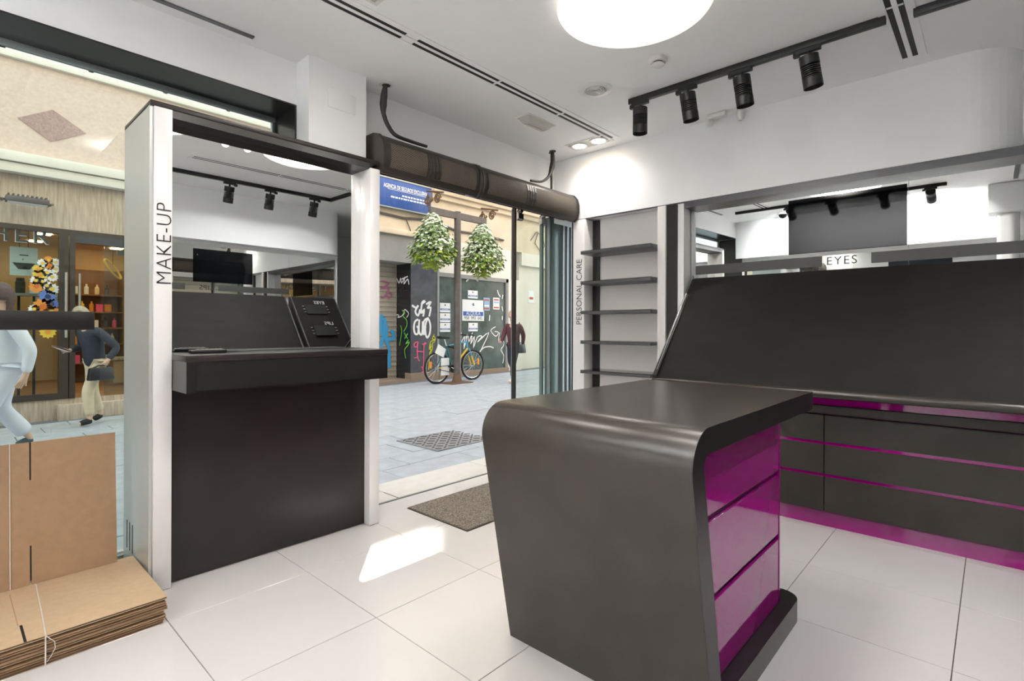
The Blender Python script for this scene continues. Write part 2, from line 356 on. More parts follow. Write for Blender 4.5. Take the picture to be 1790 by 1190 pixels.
# ============================================================ FURNITURE
def mapper(kind):
    if kind == 'right': return lambda s, d, z: Vector((XM - d, s, z))
    if kind == 'back': return lambda s, d, z: Vector((s, -.95 + d, z))
    return lambda s, d, z: Vector((-.69 + d, s, z))
def prof(mp, pts, s0, s1):           # (d, z) outline swept along the wall
    n = len(pts); mb = MB()
    mb.add([mp(s0, *p) for p in pts] + [mp(s1, *p) for p in pts], [tuple(range(n)), tuple(range(n, 2 * n))] + [(i, (i + 1) % n, n + (i + 1) % n, n + i) for i in range(n)])
    return mb
def wall_display(kind, s0, s1, seams, label, dl=.66, dd=.45):
    mp = mapper(kind); root = thing('display_counter', label, 'counter', mp((s0 + s1) / 2, .3, 0))
    zl, zt = .862, 1.618
    # tilted board: frame, fabric panel, rounded lip
    k = (zt - zl) / dl
    board = prof(mp, [(0.0, zt - .0), (.0, zt - .045), (dl - .03, zl - .045), (dl - .02, zl), ], s0 + .03, s1 - .03).build('display_board', 'board_fabric', root)
    for a, b in ((s0, s0 + .03), (s1 - .03, s1)):
        prof(mp, [(-.02, zt + .02), (-.02, .80), (dl - .05, .80), (dl - .01, zl + .02)], a, b).build('side_panel', 'black_laminate', root)
        prof(mp, [(.0, zt + .026), (.0, zt + .019), (dl - .02, zl + .019 + .004), (dl - .02, zl + .026 + .004)], a + .012, a + .017).build('edge_strip', 'aluminium', root)
    lip = [(dl - .10, zl + .012), (dl - .02, zl + .004)] + [(dl - .02 + .026 * math.sin(a), zl - .022 + .026 * math.cos(a)) for a in [math.pi * t / 8 for t in range(9)]] + [(dl - .10, zl - .048)]
    prof(mp, lip, s0 + .03, s1).build('lip', 'charcoal_laminate', root, smooth=True)
    # carcass, magenta shadow gaps, drawers
    prof(mp, [(0, .09), (0, .80), (dd - .03, .80), (dd - .03, .09)], s0 + .02, s1 - .02).build('carcass', 'magenta_dark', root)
    prof(mp, [(.0, .752), (.0, .80), (dd - .004, .80), (dd - .004, .752)], s0 + .01, s1 - .01).build('top_band', 'magenta_gloss', root)
    prof(mp, [(0, .0), (0, .088), (dd - .045, .088), (dd - .045, .0)], s0 + .02, s1 - .02).build('plinth', 'magenta_gloss', root)
    prof(mp, [(.1, .70), (.1, .748), (dd + .006, .748), (dd + .006, .70)], s0 + .01, s1 - .01).build('top_rail', 'drawer_charcoal', root)
    cols = list(zip([s0 + .01] + seams, seams + [s1 - .01]))
    for a, b in cols:
        for z0, z1 in ((.105, .312), (.332, .508), (.528, .690)):
            prof(mp, [(.1, z0), (.1, z1), (dd, z1), (dd, z0)], a + .003, b - .003).build('drawer', 'drawer_charcoal', root)
        for z in (.312, .508):
            prof(mp, [(.1, z), (.1, z + .02), (dd - .012, z + .02), (dd - .012, z)], a + .003, b - .003).build('shadow_gap', 'magenta_gloss', root)
        prof(mp, [(.1, .672), (.1, .690), (dd + .002, .690), (dd + .002, .683)], a + .003, b - .003).build('finger_pull', 'black_paint', root)
    return root, mp
wall_display('right', -.30, 1.80, [.765], 'long black tilted display counter with magenta-gapped drawers on the right', .66, .44)
wall_display('back', -.5, 3.05, [1.2], 'long black tilted display counter along the back wall, seen in mirror', .62, .44)
# second, short display next to it (seen in the make-up mirror) with EYES and LIPS lettering
rt, mp = wall_display('back', 3.10, 3.75, [], 'short black display counter lettered EYES and LIPS, seen in mirror', .62, .44)
bx = Vector((1, 0, 0)); slope = (mp(0, .0, 1.618) - mp(0, .64, .862)).normalized()
for zz, wd_ in ((1.52, 'EYES'), (1.24, 'LIPS')):
    dpt = .66 * (1.618 - zz) / .756 - .02
    pz = mp(0, dpt, zz) + Vector((0, .012, .012))
    text('lettering', wd_, .075, 'print_white', rt, (3.56, pz.y, pz.z), (-1, 0, 0), slope, depth=.001)
    n = slope.cross(Vector((-1, 0, 0))).normalized(); n = n if n.z > 0 else -n
    mbx = MB(); c0 = Vector((3.40, pz.y, pz.z)) - slope * .02 + n * .004
    mbx.add([c0 + Vector((a, 0, 0)) - slope * b + n * h for h in (-.01, .0) for a, b in ((-.14, 0), (.14, 0), (.14, .16), (-.14, .16))], [(0, 1, 2, 3), (4, 5, 6, 7), (0, 1, 5, 4), (1, 2, 6, 5), (2, 3, 7, 6), (3, 0, 4, 7)])
    mbx.build('tester_tray', 'black_paint', rt)
    for sx in (-1, 1):
        for q in range(3):
            p = c0 + Vector((sx * .165, 0, 0)) - slope * (.03 + .05 * q); MB().box(p.x - .012, p.x + .012, p.y - .004, p.y + .004, p.z - .004, p.z + .004).build('price_clip', 'grey_plastic', rt)

# ---- mirrors
def wall_mirror(kind, s0, s1, label, word, ws, scr, seam, tilt, silver, bandz=(1.645, 1.715)):
    """panes, a grey printed band with a word in its gap, a flush black screen"""
    mp = mapper(kind); zt = 2.165; z0 = 1.605
    root = thing('wall_mirror', label, 'mirror', mp((s0 + s1) / 2, 0, z0))
    def tl(s, d, z): return mp(s, d + (z - z0) * math.tan(tilt), z)
    def slab(a, b, z_0, z_1, d0, d1, nm, m, par):
        return MB().add([tl(a, d0, z_0), tl(b, d0, z_0), tl(b, d0, z_1), tl(a, d0, z_1), tl(a, d1, z_0), tl(b, d1, z_0), tl(b, d1, z_1), tl(a, d1, z_1)],
                 [(0, 1, 2, 3), (4, 5, 6, 7), (0, 1, 5, 4), (1, 2, 6, 5), (2, 3, 7, 6), (3, 0, 4, 7)]).build(nm, m, par)
    for a, b in zip([s0] + seam, seam + [s1]):
        slab(a + .001, b - .001, z0, zt, -.012, 0, 'mirror_pane', silver, root)
    for a, b in ws['bands']: slab(a, b, bandz[0], bandz[1], -.002, .0012, 'printed_band', 'frosted_grey', root)
    slab(scr[0], scr[1], scr[2], scr[3], -.004, .002, 'screen', 'screen_black', root)
    if word:
        xd = mp(ws['dir'], 0, 0) - mp(0, 0, 0)
        text('lettering', word, .078, 'print_black', root, tl(ws['at'], .002, 1.652), xd, (0, 0, 1), thin=-.0002, depth=.0008, spacing=1.18)
    return root
wall_mirror('right', -.30, 1.80, 'long wall mirror lettered EYES above the right display counter', 'EYES', dict(bands=[(-.28, .59), (.872, 1.764)], at=.848, dir=-1), (.403, 1.082, 1.742, 2.126), [.396], math.radians(.8), 'mirror_silver')
wall_mirror('back', -.5, 3.75, 'long wall mirror with black screen on back wall, seen in mirror', 'LIPS', dict(bands=[(0, 1.9), (2.25, 3.1)], at=2.2, dir=-1), (1.98, 2.64, 1.742, 2.126), [3.09], 0, 'back_mirror_silver')
wall_mirror('left', -.6, 3.0, 'long wall mirror on the left wall, seen in mirror', None, dict(bands=[(-.4, 1.3), (1.7, 2.9)], at=0, dir=1), (.4, 1.08, 1.742, 2.126), [1.5], 0, 'back_mirror_silver')

# ---- personal care shelf unit
pc = thing('shelf_unit', 'tall white shelf unit lettered PERSONAL CARE beside the glass door', 'shelf unit', (XS, 2.42, 0))
MB().box(4.10, 4.14, 1.99, 2.86, 0, 2.214).build('back_panel', 'white_lacquer', pc)
MB().box(3.95, 4.13, 2.735, 2.86, 0, 2.2055).build('post', 'white_lacquer', pc, bev=.002)
MB().box(3.95, 4.15, 1.95, 2.02, 0, 2.2055).build('post', 'white_lacquer', pc, bev=.002)
MB().box(4.085, 4.10, 2.665, 2.735, 0, 2.2055).build('upright_strip', 'black_satin', pc)
MB().box(3.965, 4.14, 1.862, 1.948, 0, 2.205).build('upright_strip', 'black_satin', pc)
for z in (.83, 1.09, 1.352, 1.613, 1.88):
    s = MB().box(3.84, 4.10, 2.021, 2.70, z - .012, z + .012).build('shelf', 'dark_grey_profile', pc, bev=.002)
    MB().box(3.84, 4.10, 2.021, 2.70, z + .0125, z + .018).build('glass_sheet', 'shelf_glass', s)
text('lettering', 'PERSONAL CARE', .088, 'print_black', pc, (3.9485, 2.762, 1.245), (0, 0, 1), (0, 1, 0), thin=-.0012, sx=.9)

# ---- make-up stand
mk = thing('make_up_stand', 'tall white and black stand lettered MAKE-UP with mirror and drawer', 'stand', (1.25, 3.0, 0))
MB().box(.662, .735, 2.82, 2.99, .004, 2.225).build('post', 'white_lacquer', mk, bev=.002)
MB().box(1.785, 1.852, 2.815, 2.99, .004, 2.195).build('post', 'white_lacquer', mk, bev=.002)
gs = MB().box(.648, .661, 2.835, 3.31, .002, 2.235).build('side_panel', 'grey_side', mk)
for k in range(3): MB().box(.6465, .6485, 3.12 + k * .055, 3.128 + k * .055, .10, .24).build('vent_slot', 'black_paint', gs)
MB().box(.648, 1.852, 2.822, 3.31, 2.226, 2.25).build('top_board', 'black_laminate', mk, bev=.002)
MB().box(.736, 1.784, 2.826, 2.925, 2.19, 2.2255).build('header', 'black_satin', mk)
MB().box(.662, 1.852, 2.995, 3.31, .004, 2.2255).build('back_box', 'black_laminate', mk)
MB().box(.736, 1.784, 2.872, 2.992, .006, .93).build('lower_panel', 'black_laminate', mk)
MB().box(.736, 1.784, 2.88, 2.99, 0, .0055).build('plinth', 'white_plastic', mk)
MB().box(.736, 1.784, 2.926, 2.993, 1.092, 2.196).build('mirror', 'mirror_silver', mk)
ct = MB().box(.736, 1.774, 2.612, 2.924, .922, 1.06).build('counter_box', 'black_satin', mk)
MB().box(.734, 1.776, 2.61, 2.925, 1.061, 1.09).build('counter_top', 'black_laminate', mk, bev=.0015)
MB().box(.772, 1.752, 2.606, 2.6115, .93, 1.054).build('drawer', 'black_satin', mk)
text('lettering', 'MAKE-UP', .088, 'print_black', mk, (.731, 2.8185, 1.408), (0, 0, 1), (-1, 0, 0), thin=-.0016, spacing=1.06)
rm = thing('remote_control', 'small black remote control on the black make-up counter', 'remote', (.88, 2.80, 1.09))
rmb = MB().box(.80, .96, 2.775, 2.822, 1.0905, 1.108); b_ = rmb.build('body', 'black_satin', rm, bev=.006)
for i in range(6):
    for j in range(2): MB().box(.83 + i * .02, .842 + i * .02, 2.785 + j * .017, 2.795 + j * .017, 1.1085, 1.111).build('button', 'grey_plastic', rm)

# ---- island counter
isl = thing('island_counter', 'black wrap-around island counter with glossy magenta drawers', 'counter', (2.0, 1.0, 0))
cxi, R1, R2 = 1.482, .11, .034
a0 = math.radians(191.1)
lean = lambda z: 1.532 - .196 * z
outer = [(lean(0), 0), (lean(.4), .4)] + [(cxi + R1 * math.cos(a0 + (math.pi / 2 - a0) * k / 14), .825 + R1 * math.sin(a0 + (math.pi / 2 - a0) * k / 14)) for k in range(15)] + [(2.645, .935)]
inner = [(2.645, .859)] + [(cxi + R2 * math.cos(math.pi / 2 + (a0 - math.pi / 2) * k / 8), .825 + R2 * math.sin(math.pi / 2 + (a0 - math.pi / 2) * k / 8)) for k in range(9)] + [(lean(.4) + .078, .4), (lean(0) + .078, 0)]
MB().prism(outer + inner, 1, .60, 1.408).build('wrap_panel', 'charcoal_laminate', isl, smooth=True)
MB().prism(outer + inner, 1, .5972, .5996).build('edge_band', 'black_satin', isl)
def rrect(x0, x1, y0, y1, r, corners):
    pts = []
    for (cx, cy, st, on) in ((x1 - r, y1 - r, 0, corners[0]), (x0 + r, y1 - r, 90, corners[1]), (x0 + r, y0 + r, 180, corners[2]), (x1 - r, y0 + r, 270, corners[3])):
        if on: pts += [(cx + r * math.cos(math.radians(st + 90 * k / 8)), cy + r * math.sin(math.radians(st + 90 * k / 8))) for k in range(9)]
        else: pts.append({0: (x1, y1), 90: (x0, y1), 180: (x0, y0), 270: (x1, y0)}[st])
    return pts
MB().prism(rrect(1.612, 2.475, .60, 1.408, .07, (1, 0, 0, 1)), 2, 0, .086).build('base', 'charcoal_laminate', isl, smooth=True)
MB().prism(rrect(1.612, 2.475, .60, 1.408, .07, (1, 0, 0, 1)), 2, .0862, .09).build('base_top', 'black_satin', isl)
xin = lambda z: lean(z) + .08
MB().prism([(xin(.091), .091), (2.35, .091), (2.35, .857), (xin(.75), .857), (xin(.75), .75)], 1, .665, 1.34).build('carcass', 'magenta_dark', isl)
for z0, z1 in ((.0915, .352), (.374, .612), (.634, .856)):
    xl_ = max(xin(z0), xin(z1)) + .012
    MB().box(xl_, 2.335, .652, .664, z0, z1).build('drawer', 'magenta_gloss', isl, bev=.0015, seg=1)
MB().prism([(xin(.092), .092), (xin(.092) + .035, .092), (xin(.75) + .035, .75), (xin(.75) + .035, .8565), (xin(.75) + .002, .8565), (xin(.75), .75)], 1, .654, .6645).build('stile', 'magenta_gloss', isl)
MB().box(2.338, 2.352, .650, .664, .0915, .856).build('stile', 'magenta_gloss', isl)

# ---- left window shelf
ws_ = thing('window_shelf', 'thick black shelf slab in front of the shop window at left', 'shelf', (-.1, 2.7, 1.2))
MB().box(-.688, .398, 2.5, 2.86, 1.204, 1.272).build('slab', 'black_satin', ws_, bev=.001)
MB().box(-.698, -.66, 2.52, 2.84, .9, 1.2035).build('bracket', 'black_satin', ws_)

# ---- cardboard
rnd = random.Random(3)
names = ['bottom', 'second', 'third', 'fourth', 'fifth', 'sixth', 'seventh', 'eighth', 'ninth', 'tenth']
for k in range(10):
    dx, dy = rnd.uniform(-.012, .006), rnd.uniform(-.008, .008)
    if k == 9: dx, dy = 0.004, -.004
    z = .0005 + k * .0108
    lab = 'topmost flattened brown cardboard box of the stack on floor' if k == 9 else ('bottom flattened brown cardboard box, lying on the floor tiles' if k == 0 else f'flattened brown cardboard box, {names[k]} from the floor in the stack')
    t = thing('flattened_box', lab, 'cardboard box', (.1, 2.8, z), 'flattened boxes stacked below the window')
    MB().box(-.48, .636 + dx, 2.512 + dy, 3.08 + dy, z, z + .0018).build('liner', 'card_top' if k == 9 else 'card_brown', t)
    MB().box(-.48, .634 + dx, 2.516 + dy, 3.08 + dy, z + .0018, z + .0078).build('flute', 'card_edge', t)
    MB().box(-.48, .636 + dx, 2.512 + dy, 3.08 + dy, z + .0078, z + .0098).build('liner', 'card_top' if k == 9 else 'card_brown', t)
    if k == 9:
        MB().box(.205, .213, 2.508, 2.66, z + .0083, z + .0102).build('slit', 'black_paint', t)
        MB().box(.20, .203, 2.66, 3.0, z + .0092, z + .0100).build('crease', 'card_brown', t)
zt_ = .0005 + 10 * .0108
ub = thing('cardboard_sheet', 'upright brown cardboard sheet standing on the stack against window', 'cardboard', (.1, 3.06, zt_))
for a, b in ((-.48, .205), (.209, .268), (.274, .572)):
    MB().add([(a, 3.045, zt_), (b, 3.045, zt_), (b, 3.095, .712), (a, 3.095, .712), (a, 3.051, zt_), (b, 3.051, zt_), (b, 3.101, .712), (a, 3.101, .712)],
             [(0, 1, 2, 3), (4, 5, 6, 7), (0, 1, 5, 4), (1, 2, 6, 5), (2, 3, 7, 6), (3, 0, 4, 7)]).build('panel', 'card_brown', ub)
def upy(z): return 3.045 + .05 * (z - zt_) / (.712 - zt_)
for z0, z1, m_ in ((.125, .272, 'black_paint'), (.272, .55, 'card_brown'), (.55, .71, 'black_paint')):
    MB().add([(.267, upy(z0) + .001, z0), (.275, upy(z0) + .001, z0), (.275, upy(z1) + .001, z1), (.267, upy(z1) + .001, z1)], [(0, 1, 2, 3)]).build('slit' if m_ == 'black_paint' else 'crease', m_, ub)
MB().add([(.2045, upy(zt_) + .001, zt_), (.2095, upy(zt_) + .001, zt_), (.2095, upy(.71) + .001, .71), (.2045, upy(.71) + .001, .71)], [(0, 1, 2, 3)]).build('crease', 'card_top', ub)
st = MB().tube([(.285, 3.03, zt_ + .002), (.274, 2.75, zt_ + .003), (.263, 2.51, zt_ + .002), (.262, 2.503, .06), (.262, 2.505, .002)], .0022, 6)
st.tube([(.263, 2.503, zt_), (.272, 2.49, .1), (.285, 2.488, .085), (.287, 2.49, .06), (.277, 2.494, .035), (.266, 2.50, .015)], .0013, 6)
tag(st.build('string', 'string_white', smooth=True), 'thin white string tied around the stacked cardboard', 'string')
st2 = MB().tube([(.206, upy(zt_) - .003, zt_ + .003), (.206, upy(.7) - .003, .70), (.206, 3.09, .7145), (.206, 3.104, .705)], .0018, 6)
tag(st2.build('string', 'string_white', smooth=True), 'thin white string running down the upright cardboard sheet', 'string')

# ---- doormat
dm = thing('doormat', 'grey speckled doormat on the tiles inside the doorway', 'doormat', (2.58, 2.61, 0))
MB().box(2.132, 3.03, 2.312, 2.905, .0005, .006).build('backing', 'doormat_edge', dm)
MB().box(2.138, 3.024, 2.318, 2.899, .006, .012).build('pile', 'doormat_pile', dm)

# ============================================================ CEILING FITTINGS
for i_, (lx_, ly_, ll_) in enumerate(LAMPS):
    pl_ = thing('ceiling_lamp', ll_, 'lamp', (lx_, ly_, ZC), 'round opal ceiling lamps')
    MB().lathe([(.0, 2.712), (.12, 2.714), (.25, 2.722), (.33, 2.734), (.360, 2.746), (.366, 2.756), (.355, 2.772), (.31, 2.786)], (lx_, ly_, 0), 64).build('diffuser', 'lamp_opal_%d' % i_, pl_, smooth=True)
    MB().lathe([(.30, 2.782), (.30, ZC - .001)], (lx_, ly_, 0), 48).build('mounting_ring', 'white_plastic', pl_, smooth=True)

def spot(name, p, target, watts, angle, parent, radius=.03, blend=1.0, col=(1, .97, .93)):
    l = bpy.data.lights.new(name, 'SPOT'); l.energy = watts; l.spot_size = math.radians(angle); l.spot_blend = blend; l.shadow_soft_size = radius; l.color = col
    o = bpy.data.objects.new(name, l); COL.objects.link(o); o.location = p
    o.rotation_euler = (Vector(p) - Vector(target)).to_track_quat('Z', 'Y').to_euler()
    o.parent = parent; o.matrix_parent_inverse = Matrix.Translation(-Vector(parent.location)); return o
DL_W = 9
def downlight(cx, cy, lx, ly, label, w=DL_W):
    t = thing('downlight', label, 'downlight', (cx, cy, ZC), 'twin recessed downlights')
    f = MB(); hx, hy = lx / 2, ly / 2
    f.box(cx - hx, cx + hx, cy - hy, cy - hy + .018, ZC - .006, ZC - .0005).box(cx - hx, cx + hx, cy + hy - .018, cy + hy, ZC - .006, ZC - .0005)
    f.box(cx - hx, cx - hx + .018, cy - hy + .018, cy + hy - .018, ZC - .006, ZC - .0005).box(cx + hx - .018, cx + hx, cy - hy + .018, cy + hy - .018, ZC - .006, ZC - .0005)
    f.build('frame', 'white_plastic', t)
    MB().box(cx - hx + .018, cx + hx - .018, cy - hy + .018, cy + hy - .018, ZC - .003, ZC - .001).build('plate', 'lens_clear', t)
    for s in (-1, 1):
        px, py = (cx + s * lx * .25, cy) if lx > ly else (cx, cy + s * ly * .25)
        MB().lathe([(.075, 2.797), (.075, 2.790), (.058, 2.788), (.055, 2.795)], (px, py, 0), 28).build('bezel', 'white_plastic', t, smooth=True)
        MB().lathe([(.0, 2.7885), (.04, 2.7895), (.055, 2.793)], (px, py, 0), 24).build('bulb', 'bulb', t, smooth=True)
        spot('downlight_beam', (px, py, 2.77), (px, py, 0), w, 150, t)
downlight(3.75, 2.555, .18, .39, 'lit twin downlight in ceiling above the shelf unit corner')
downlight(1.27, 2.15, .36, .18, 'lit twin downlight in ceiling above the make-up stand')
downlight(1.73, 1.05, .36, .18, 'lit twin downlight in ceiling, reflected in the make-up mirror')
downlight(.25, 1.2, .18, .36, 'lit twin downlight in ceiling over the left wall')

def slot_diffuser(x0, x1, y, label, gaps=(), nxt=()):
    t = thing('slot_diffuser', label, 'air diffuser', ((x0 + x1) / 2, y, ZC))
    w = .025; off = .024
    xs = [x0] + [g for gp in gaps for g in gp] + [x1]
    for k in range(0, len(xs), 2):
        for s in (-1, 1):
            MB().box(xs[k], xs[k + 1], y + s * off - w / 2, y + s * off + w / 2, ZC - .0035, ZC - .0005).build('slot', 'black_paint', t)
    MB().box(x0 - .03, x1 + .03, y - .075, y - off - w / 2 - .0005, ZC - .005, ZC - .0005).build('rail', 'ceiling_paint', t)
    MB().box(x0 - .03, x1 + .03, y - off + w / 2 + .0005, y + off - w / 2 - .0005, ZC - .005, ZC - .0005).build('rail', 'ceiling_paint', t)
    MB().box(x0 - .03, x1 + .03, y + off + w / 2 + .0005, y + .075, ZC - .005, ZC - .0005).build('rail', 'ceiling_paint', t)
    for x in nxt:
        MB().box(x - .008, x + .008, y - .034, y + .034, ZC - .0056, ZC - .0036).build('bridge', 'ceiling_paint', t)
g0, g1 = PX(708, 60, 2, ZC).x, PX(728, 72, 2, ZC).x
slot_diffuser(.2, 3.777, 2.363, 'long twin-slot air diffuser in ceiling parallel to the shop front', gaps=((g0, g1),), nxt=(PX(872, 142, 2, ZC).x, PX(980, 198, 2, ZC).x))
slot_diffuser(1.6, 3.81, .362, 'shorter twin-slot air diffuser between the two lighting tracks', nxt=(PX(1563, 10, 2, ZC).x, 2.4))
tag(MB().box(.3, 1.16, 2.97, 2.998, ZC - .008, ZC - .0005).build('curtain_rail', 'dark_grey_profile'), 'thin dark ceiling rail in front of the shop window', 'rail')

# track lighting
def track(name_label, pts):
    t = thing('lighting_track', name_label, 'lighting track', (pts[0][0], pts[0][1], ZC))
    for (x0, y0), (x1, y1) in zip(pts, pts[1:]):
        MB().box(min(x0, x1) - .018, max(x0, x1) + .018, min(y0, y1) - .018, max(y0, y1) + .018, ZC - .038, ZC - .0005).build('rail', 'black_metal', t, bev=.002)
    return t
track('black lighting track with four spotlights above the island', [(3.235, .425), (3.235, 1.85)])
track('black L-shaped lighting track in ceiling at the right edge', [(3.26, .28), (3.26, -.17), (.2, -.17)])
track('black lighting track over the left side, reflected in the wall mirror', [(.36, .42), (.36, 2.75)])
def spotlight(label, p, along, tilt, tdir, group, watts=0, cone=100, mul=1.0):
    """p: point on the track's underside"""
    rz = math.atan2(along[1], along[0])
    t = thing('track_spotlight', label, 'spotlight', p, group)
    A = MB(); a = Vector(along + (0,)).normalized(); b = Vector((-a.y, a.x, 0))
    def obx(mb, c, l, w, z0, z1):
        c = Vector(c); q = [c + a * sx * l / 2 + b * sy * w / 2 for sx, sy in ((-1, -1), (1, -1), (1, 1), (-1, 1))]
        return mb.add([(v.x, v.y, z0) for v in q] + [(v.x, v.y, z1) for v in q], [(0, 3, 2, 1), (4, 5, 6, 7), (0, 1, 5, 4), (1, 2, 6, 5), (2, 3, 7, 6), (3, 0, 4, 7)])
    obx(A, (0, 0, 0), .12, .028, -.022, -.0005); obx(A, a * .06, .03, .024, -.034, -.010)
    A.build('adapter', 'black_metal', t, world=False)
    MB().cyl((0, 0, -.02), (0, 0, -.055), .009, n=10).build('stem', 'black_metal', t, world=False)
    d = Vector((0, 0, -1)); td = Vector(tdir + (0,)).normalized(); ax = (d * math.cos(tilt) + td * math.sin(tilt)).normalized()
    h0 = Vector((0, 0, -.045)); P = lambda s: h0 + ax * s
    hd = MB().cyl(P(0), P(.052), .049, n=28).build('head', 'black_metal', t, smooth=True, world=False)
    MB().cyl(P(.12), P(.172), .049, n=28, caps=False).cyl(P(.120), P(.121), .0485, n=28).build('bezel', 'black_metal', hd, smooth=True, world=False)
    MB().cyl(P(.05), P(.125), .024, n=20).build('core', 'black_metal', hd, smooth=True, world=False)
    for k in range(6): MB().cyl(P(.0595 + k * .0108), P(.0640 + k * .0108), .0485, n=28).build('cooling_fin', 'black_metal', hd, smooth=True, world=False)
    MB().cyl(P(.140), P(.145), .043, n=24).build('lens', 'lit_lens' if watts else 'lens_clear', hd, smooth=True, world=False)
    if watts:
        q = Vector(p) + P(.18); spot('spotlight_beam', q, q + ax, watts, cone, t, .04, .8, (1, .99, .98))
gT = 'black cylindrical track spotlights'
zT = ZC - .038
for (y, ti, lb) in ((1.785, 0, 'upright'), (1.45, 9, 'second'), (1.115, 9, 'third'), (.757, 11, 'nearest')):
    spotlight({'upright': 'black track spotlight pointing straight down at the far track end', 'second': 'black finned track spotlight, second from the far track end', 'third': 'black finned track spotlight, third from the far track end', 'nearest': 'black finned track spotlight, nearest and largest above the island'}[lb],
              (3.235, y, zT), (0, 1), math.radians(ti), (.8, -.6), gT)
for i, x in enumerate((2.1, 2.53, 3.05)):
    spotlight(['leftmost', 'middle', 'rightmost'][i] + ' of three track spotlights reflected in the make-up mirror', (x, -.17, zT), (1, 0), math.radians(18), (0, -1), gT, 24, 150)
for i, y in enumerate((2.05, 1.55, 1.0, .55)):
    spotlight(['first', 'second', 'third', 'fourth'][i] + ' track spotlight from the left in the EYES mirror reflection', (.36, y, zT), (0, 1), math.radians(62), (-1, 0), gT, 112, 125)

# small ceiling devices
sp = thing('ceiling_speaker', 'round white ceiling speaker grille with concentric rings', 'speaker', (2.945, 1.955, ZC))
MB().lathe([(.115, ZC - .0005), (.115, ZC - .004), (.105, ZC - .008), (.072, ZC - .008), (.072, ZC - .0005)], (2.945, 1.955, 0), 40).build('rim', 'white_plastic', sp, smooth=True)
MB().lathe([(.0, ZC - .002), (.072, ZC - .002)], (2.945, 1.955, 0), 32).build('back', 'grey_plastic', sp)
for k in range(6): MB().lathe([(.012 + k * .0115, ZC - .003), (.012 + k * .0115, ZC - .008), (.018 + k * .0115, ZC - .008), (.018 + k * .0115, ZC - .003)], (2.945, 1.955, 0), 28).build('ring', 'white_plastic', sp)
sd = thing('smoke_detector', 'small round white smoke detector on ceiling beside the track', 'smoke detector', (2.857, 1.462, ZC))
MB().lathe([(.055, ZC - .0005), (.055, ZC - .014), (.047, ZC - .020), (.040, ZC - .021)], (2.857, 1.462, 0), 32).build('base', 'white_plastic', sd, smooth=True)
MB().lathe([(.030, ZC - .0212), (.030, ZC - .030)], (2.857, 1.462, 0), 24).build('vent', 'black_paint', sd, smooth=True)
MB().lathe([(.038, ZC - .0302), (.038, ZC - .037), (.028, ZC - .043), (0, ZC - .044)], (2.857, 1.462, 0), 32).build('cap', 'white_plastic', sd, smooth=True)
em = thing('emergency_light', 'small rectangular emergency light fitting on ceiling near the doorway', 'emergency light', (3.09, 2.59, ZC))
MB().box(2.93, 3.255, 2.525, 2.66, ZC - .006, ZC - .0005).build('base_plate', 'white_plastic', em)
mb = MB(); mb.add([(2.94, 2.535, ZC - .006), (3.245, 2.535, ZC - .006), (3.245, 2.65, ZC - .006), (2.94, 2.65, ZC - .006), (2.985, 2.56, ZC - .045), (3.2, 2.56, ZC - .045), (3.2, 2.625, ZC - .045), (2.985, 2.625, ZC - .045)], [(0, 3, 2, 1), (4, 5, 6, 7), (0, 1, 5, 4), (1, 2, 6, 5), (2, 3, 7, 6), (3, 0, 4, 7)])
mb.build('lens', 'lens_clear', em, bev=.004)
MB().cyl((3.0, 2.592, ZC - .0465), (3.18, 2.592, ZC - .0465), .0055, n=8).build('tube', 'grey_plastic', em)
al = thing('alarm_sensor', 'white alarm sensor on an angled bracket at ceiling edge', 'sensor', (3.86, 1.53, ZC))
MB().box(3.845, 3.895, 1.44, 1.575, ZC - .035, ZC - .0005).build('bracket', 'white_plastic', al, bev=.004)
MB().lathe([(.0, ZC - .085), (.02, ZC - .08), (.028, ZC - .065), (.025, ZC - .036)], (3.87, 1.56, 0), 20).build('sensor_head', 'white_plastic', al, smooth=True)
al2 = thing('motion_sensor', 'small white teardrop motion sensor at ceiling edge', 'sensor', (3.925, 1.36, ZC))
MB().lathe([(.0, ZC - .075), (.018, ZC - .07), (.028, ZC - .05), (.028, ZC - .015), (.022, ZC - .0005)], (3.925, 1.36, 0), 20).build('housing', 'white_plastic', al2, smooth=True)
MB().lathe([(.0, ZC - .079), (.01, ZC - .076), (.014, ZC - .0745)], (3.925, 1.36, 0), 14).build('eye', 'grey_plastic', al2, smooth=True)
dc = thing('dome_camera', 'black dome camera on left ceiling, reflected in the EYES mirror', 'camera', (-.25, 2.3, ZC))
MB().lathe([(.07, ZC - .0005), (.07, ZC - .02)], (-.25, 2.3, 0), 24).build('base', 'white_plastic', dc, smooth=True)
MB().lathe([(.058, ZC - .02)] + [(.058 * math.cos(a), ZC - .02 - .058 * math.sin(a)) for a in [math.pi / 2 * k / 8 for k in range(1, 9)]], (-.25, 2.3, 0), 24).build('dome', 'screen_black', dc, smooth=True)

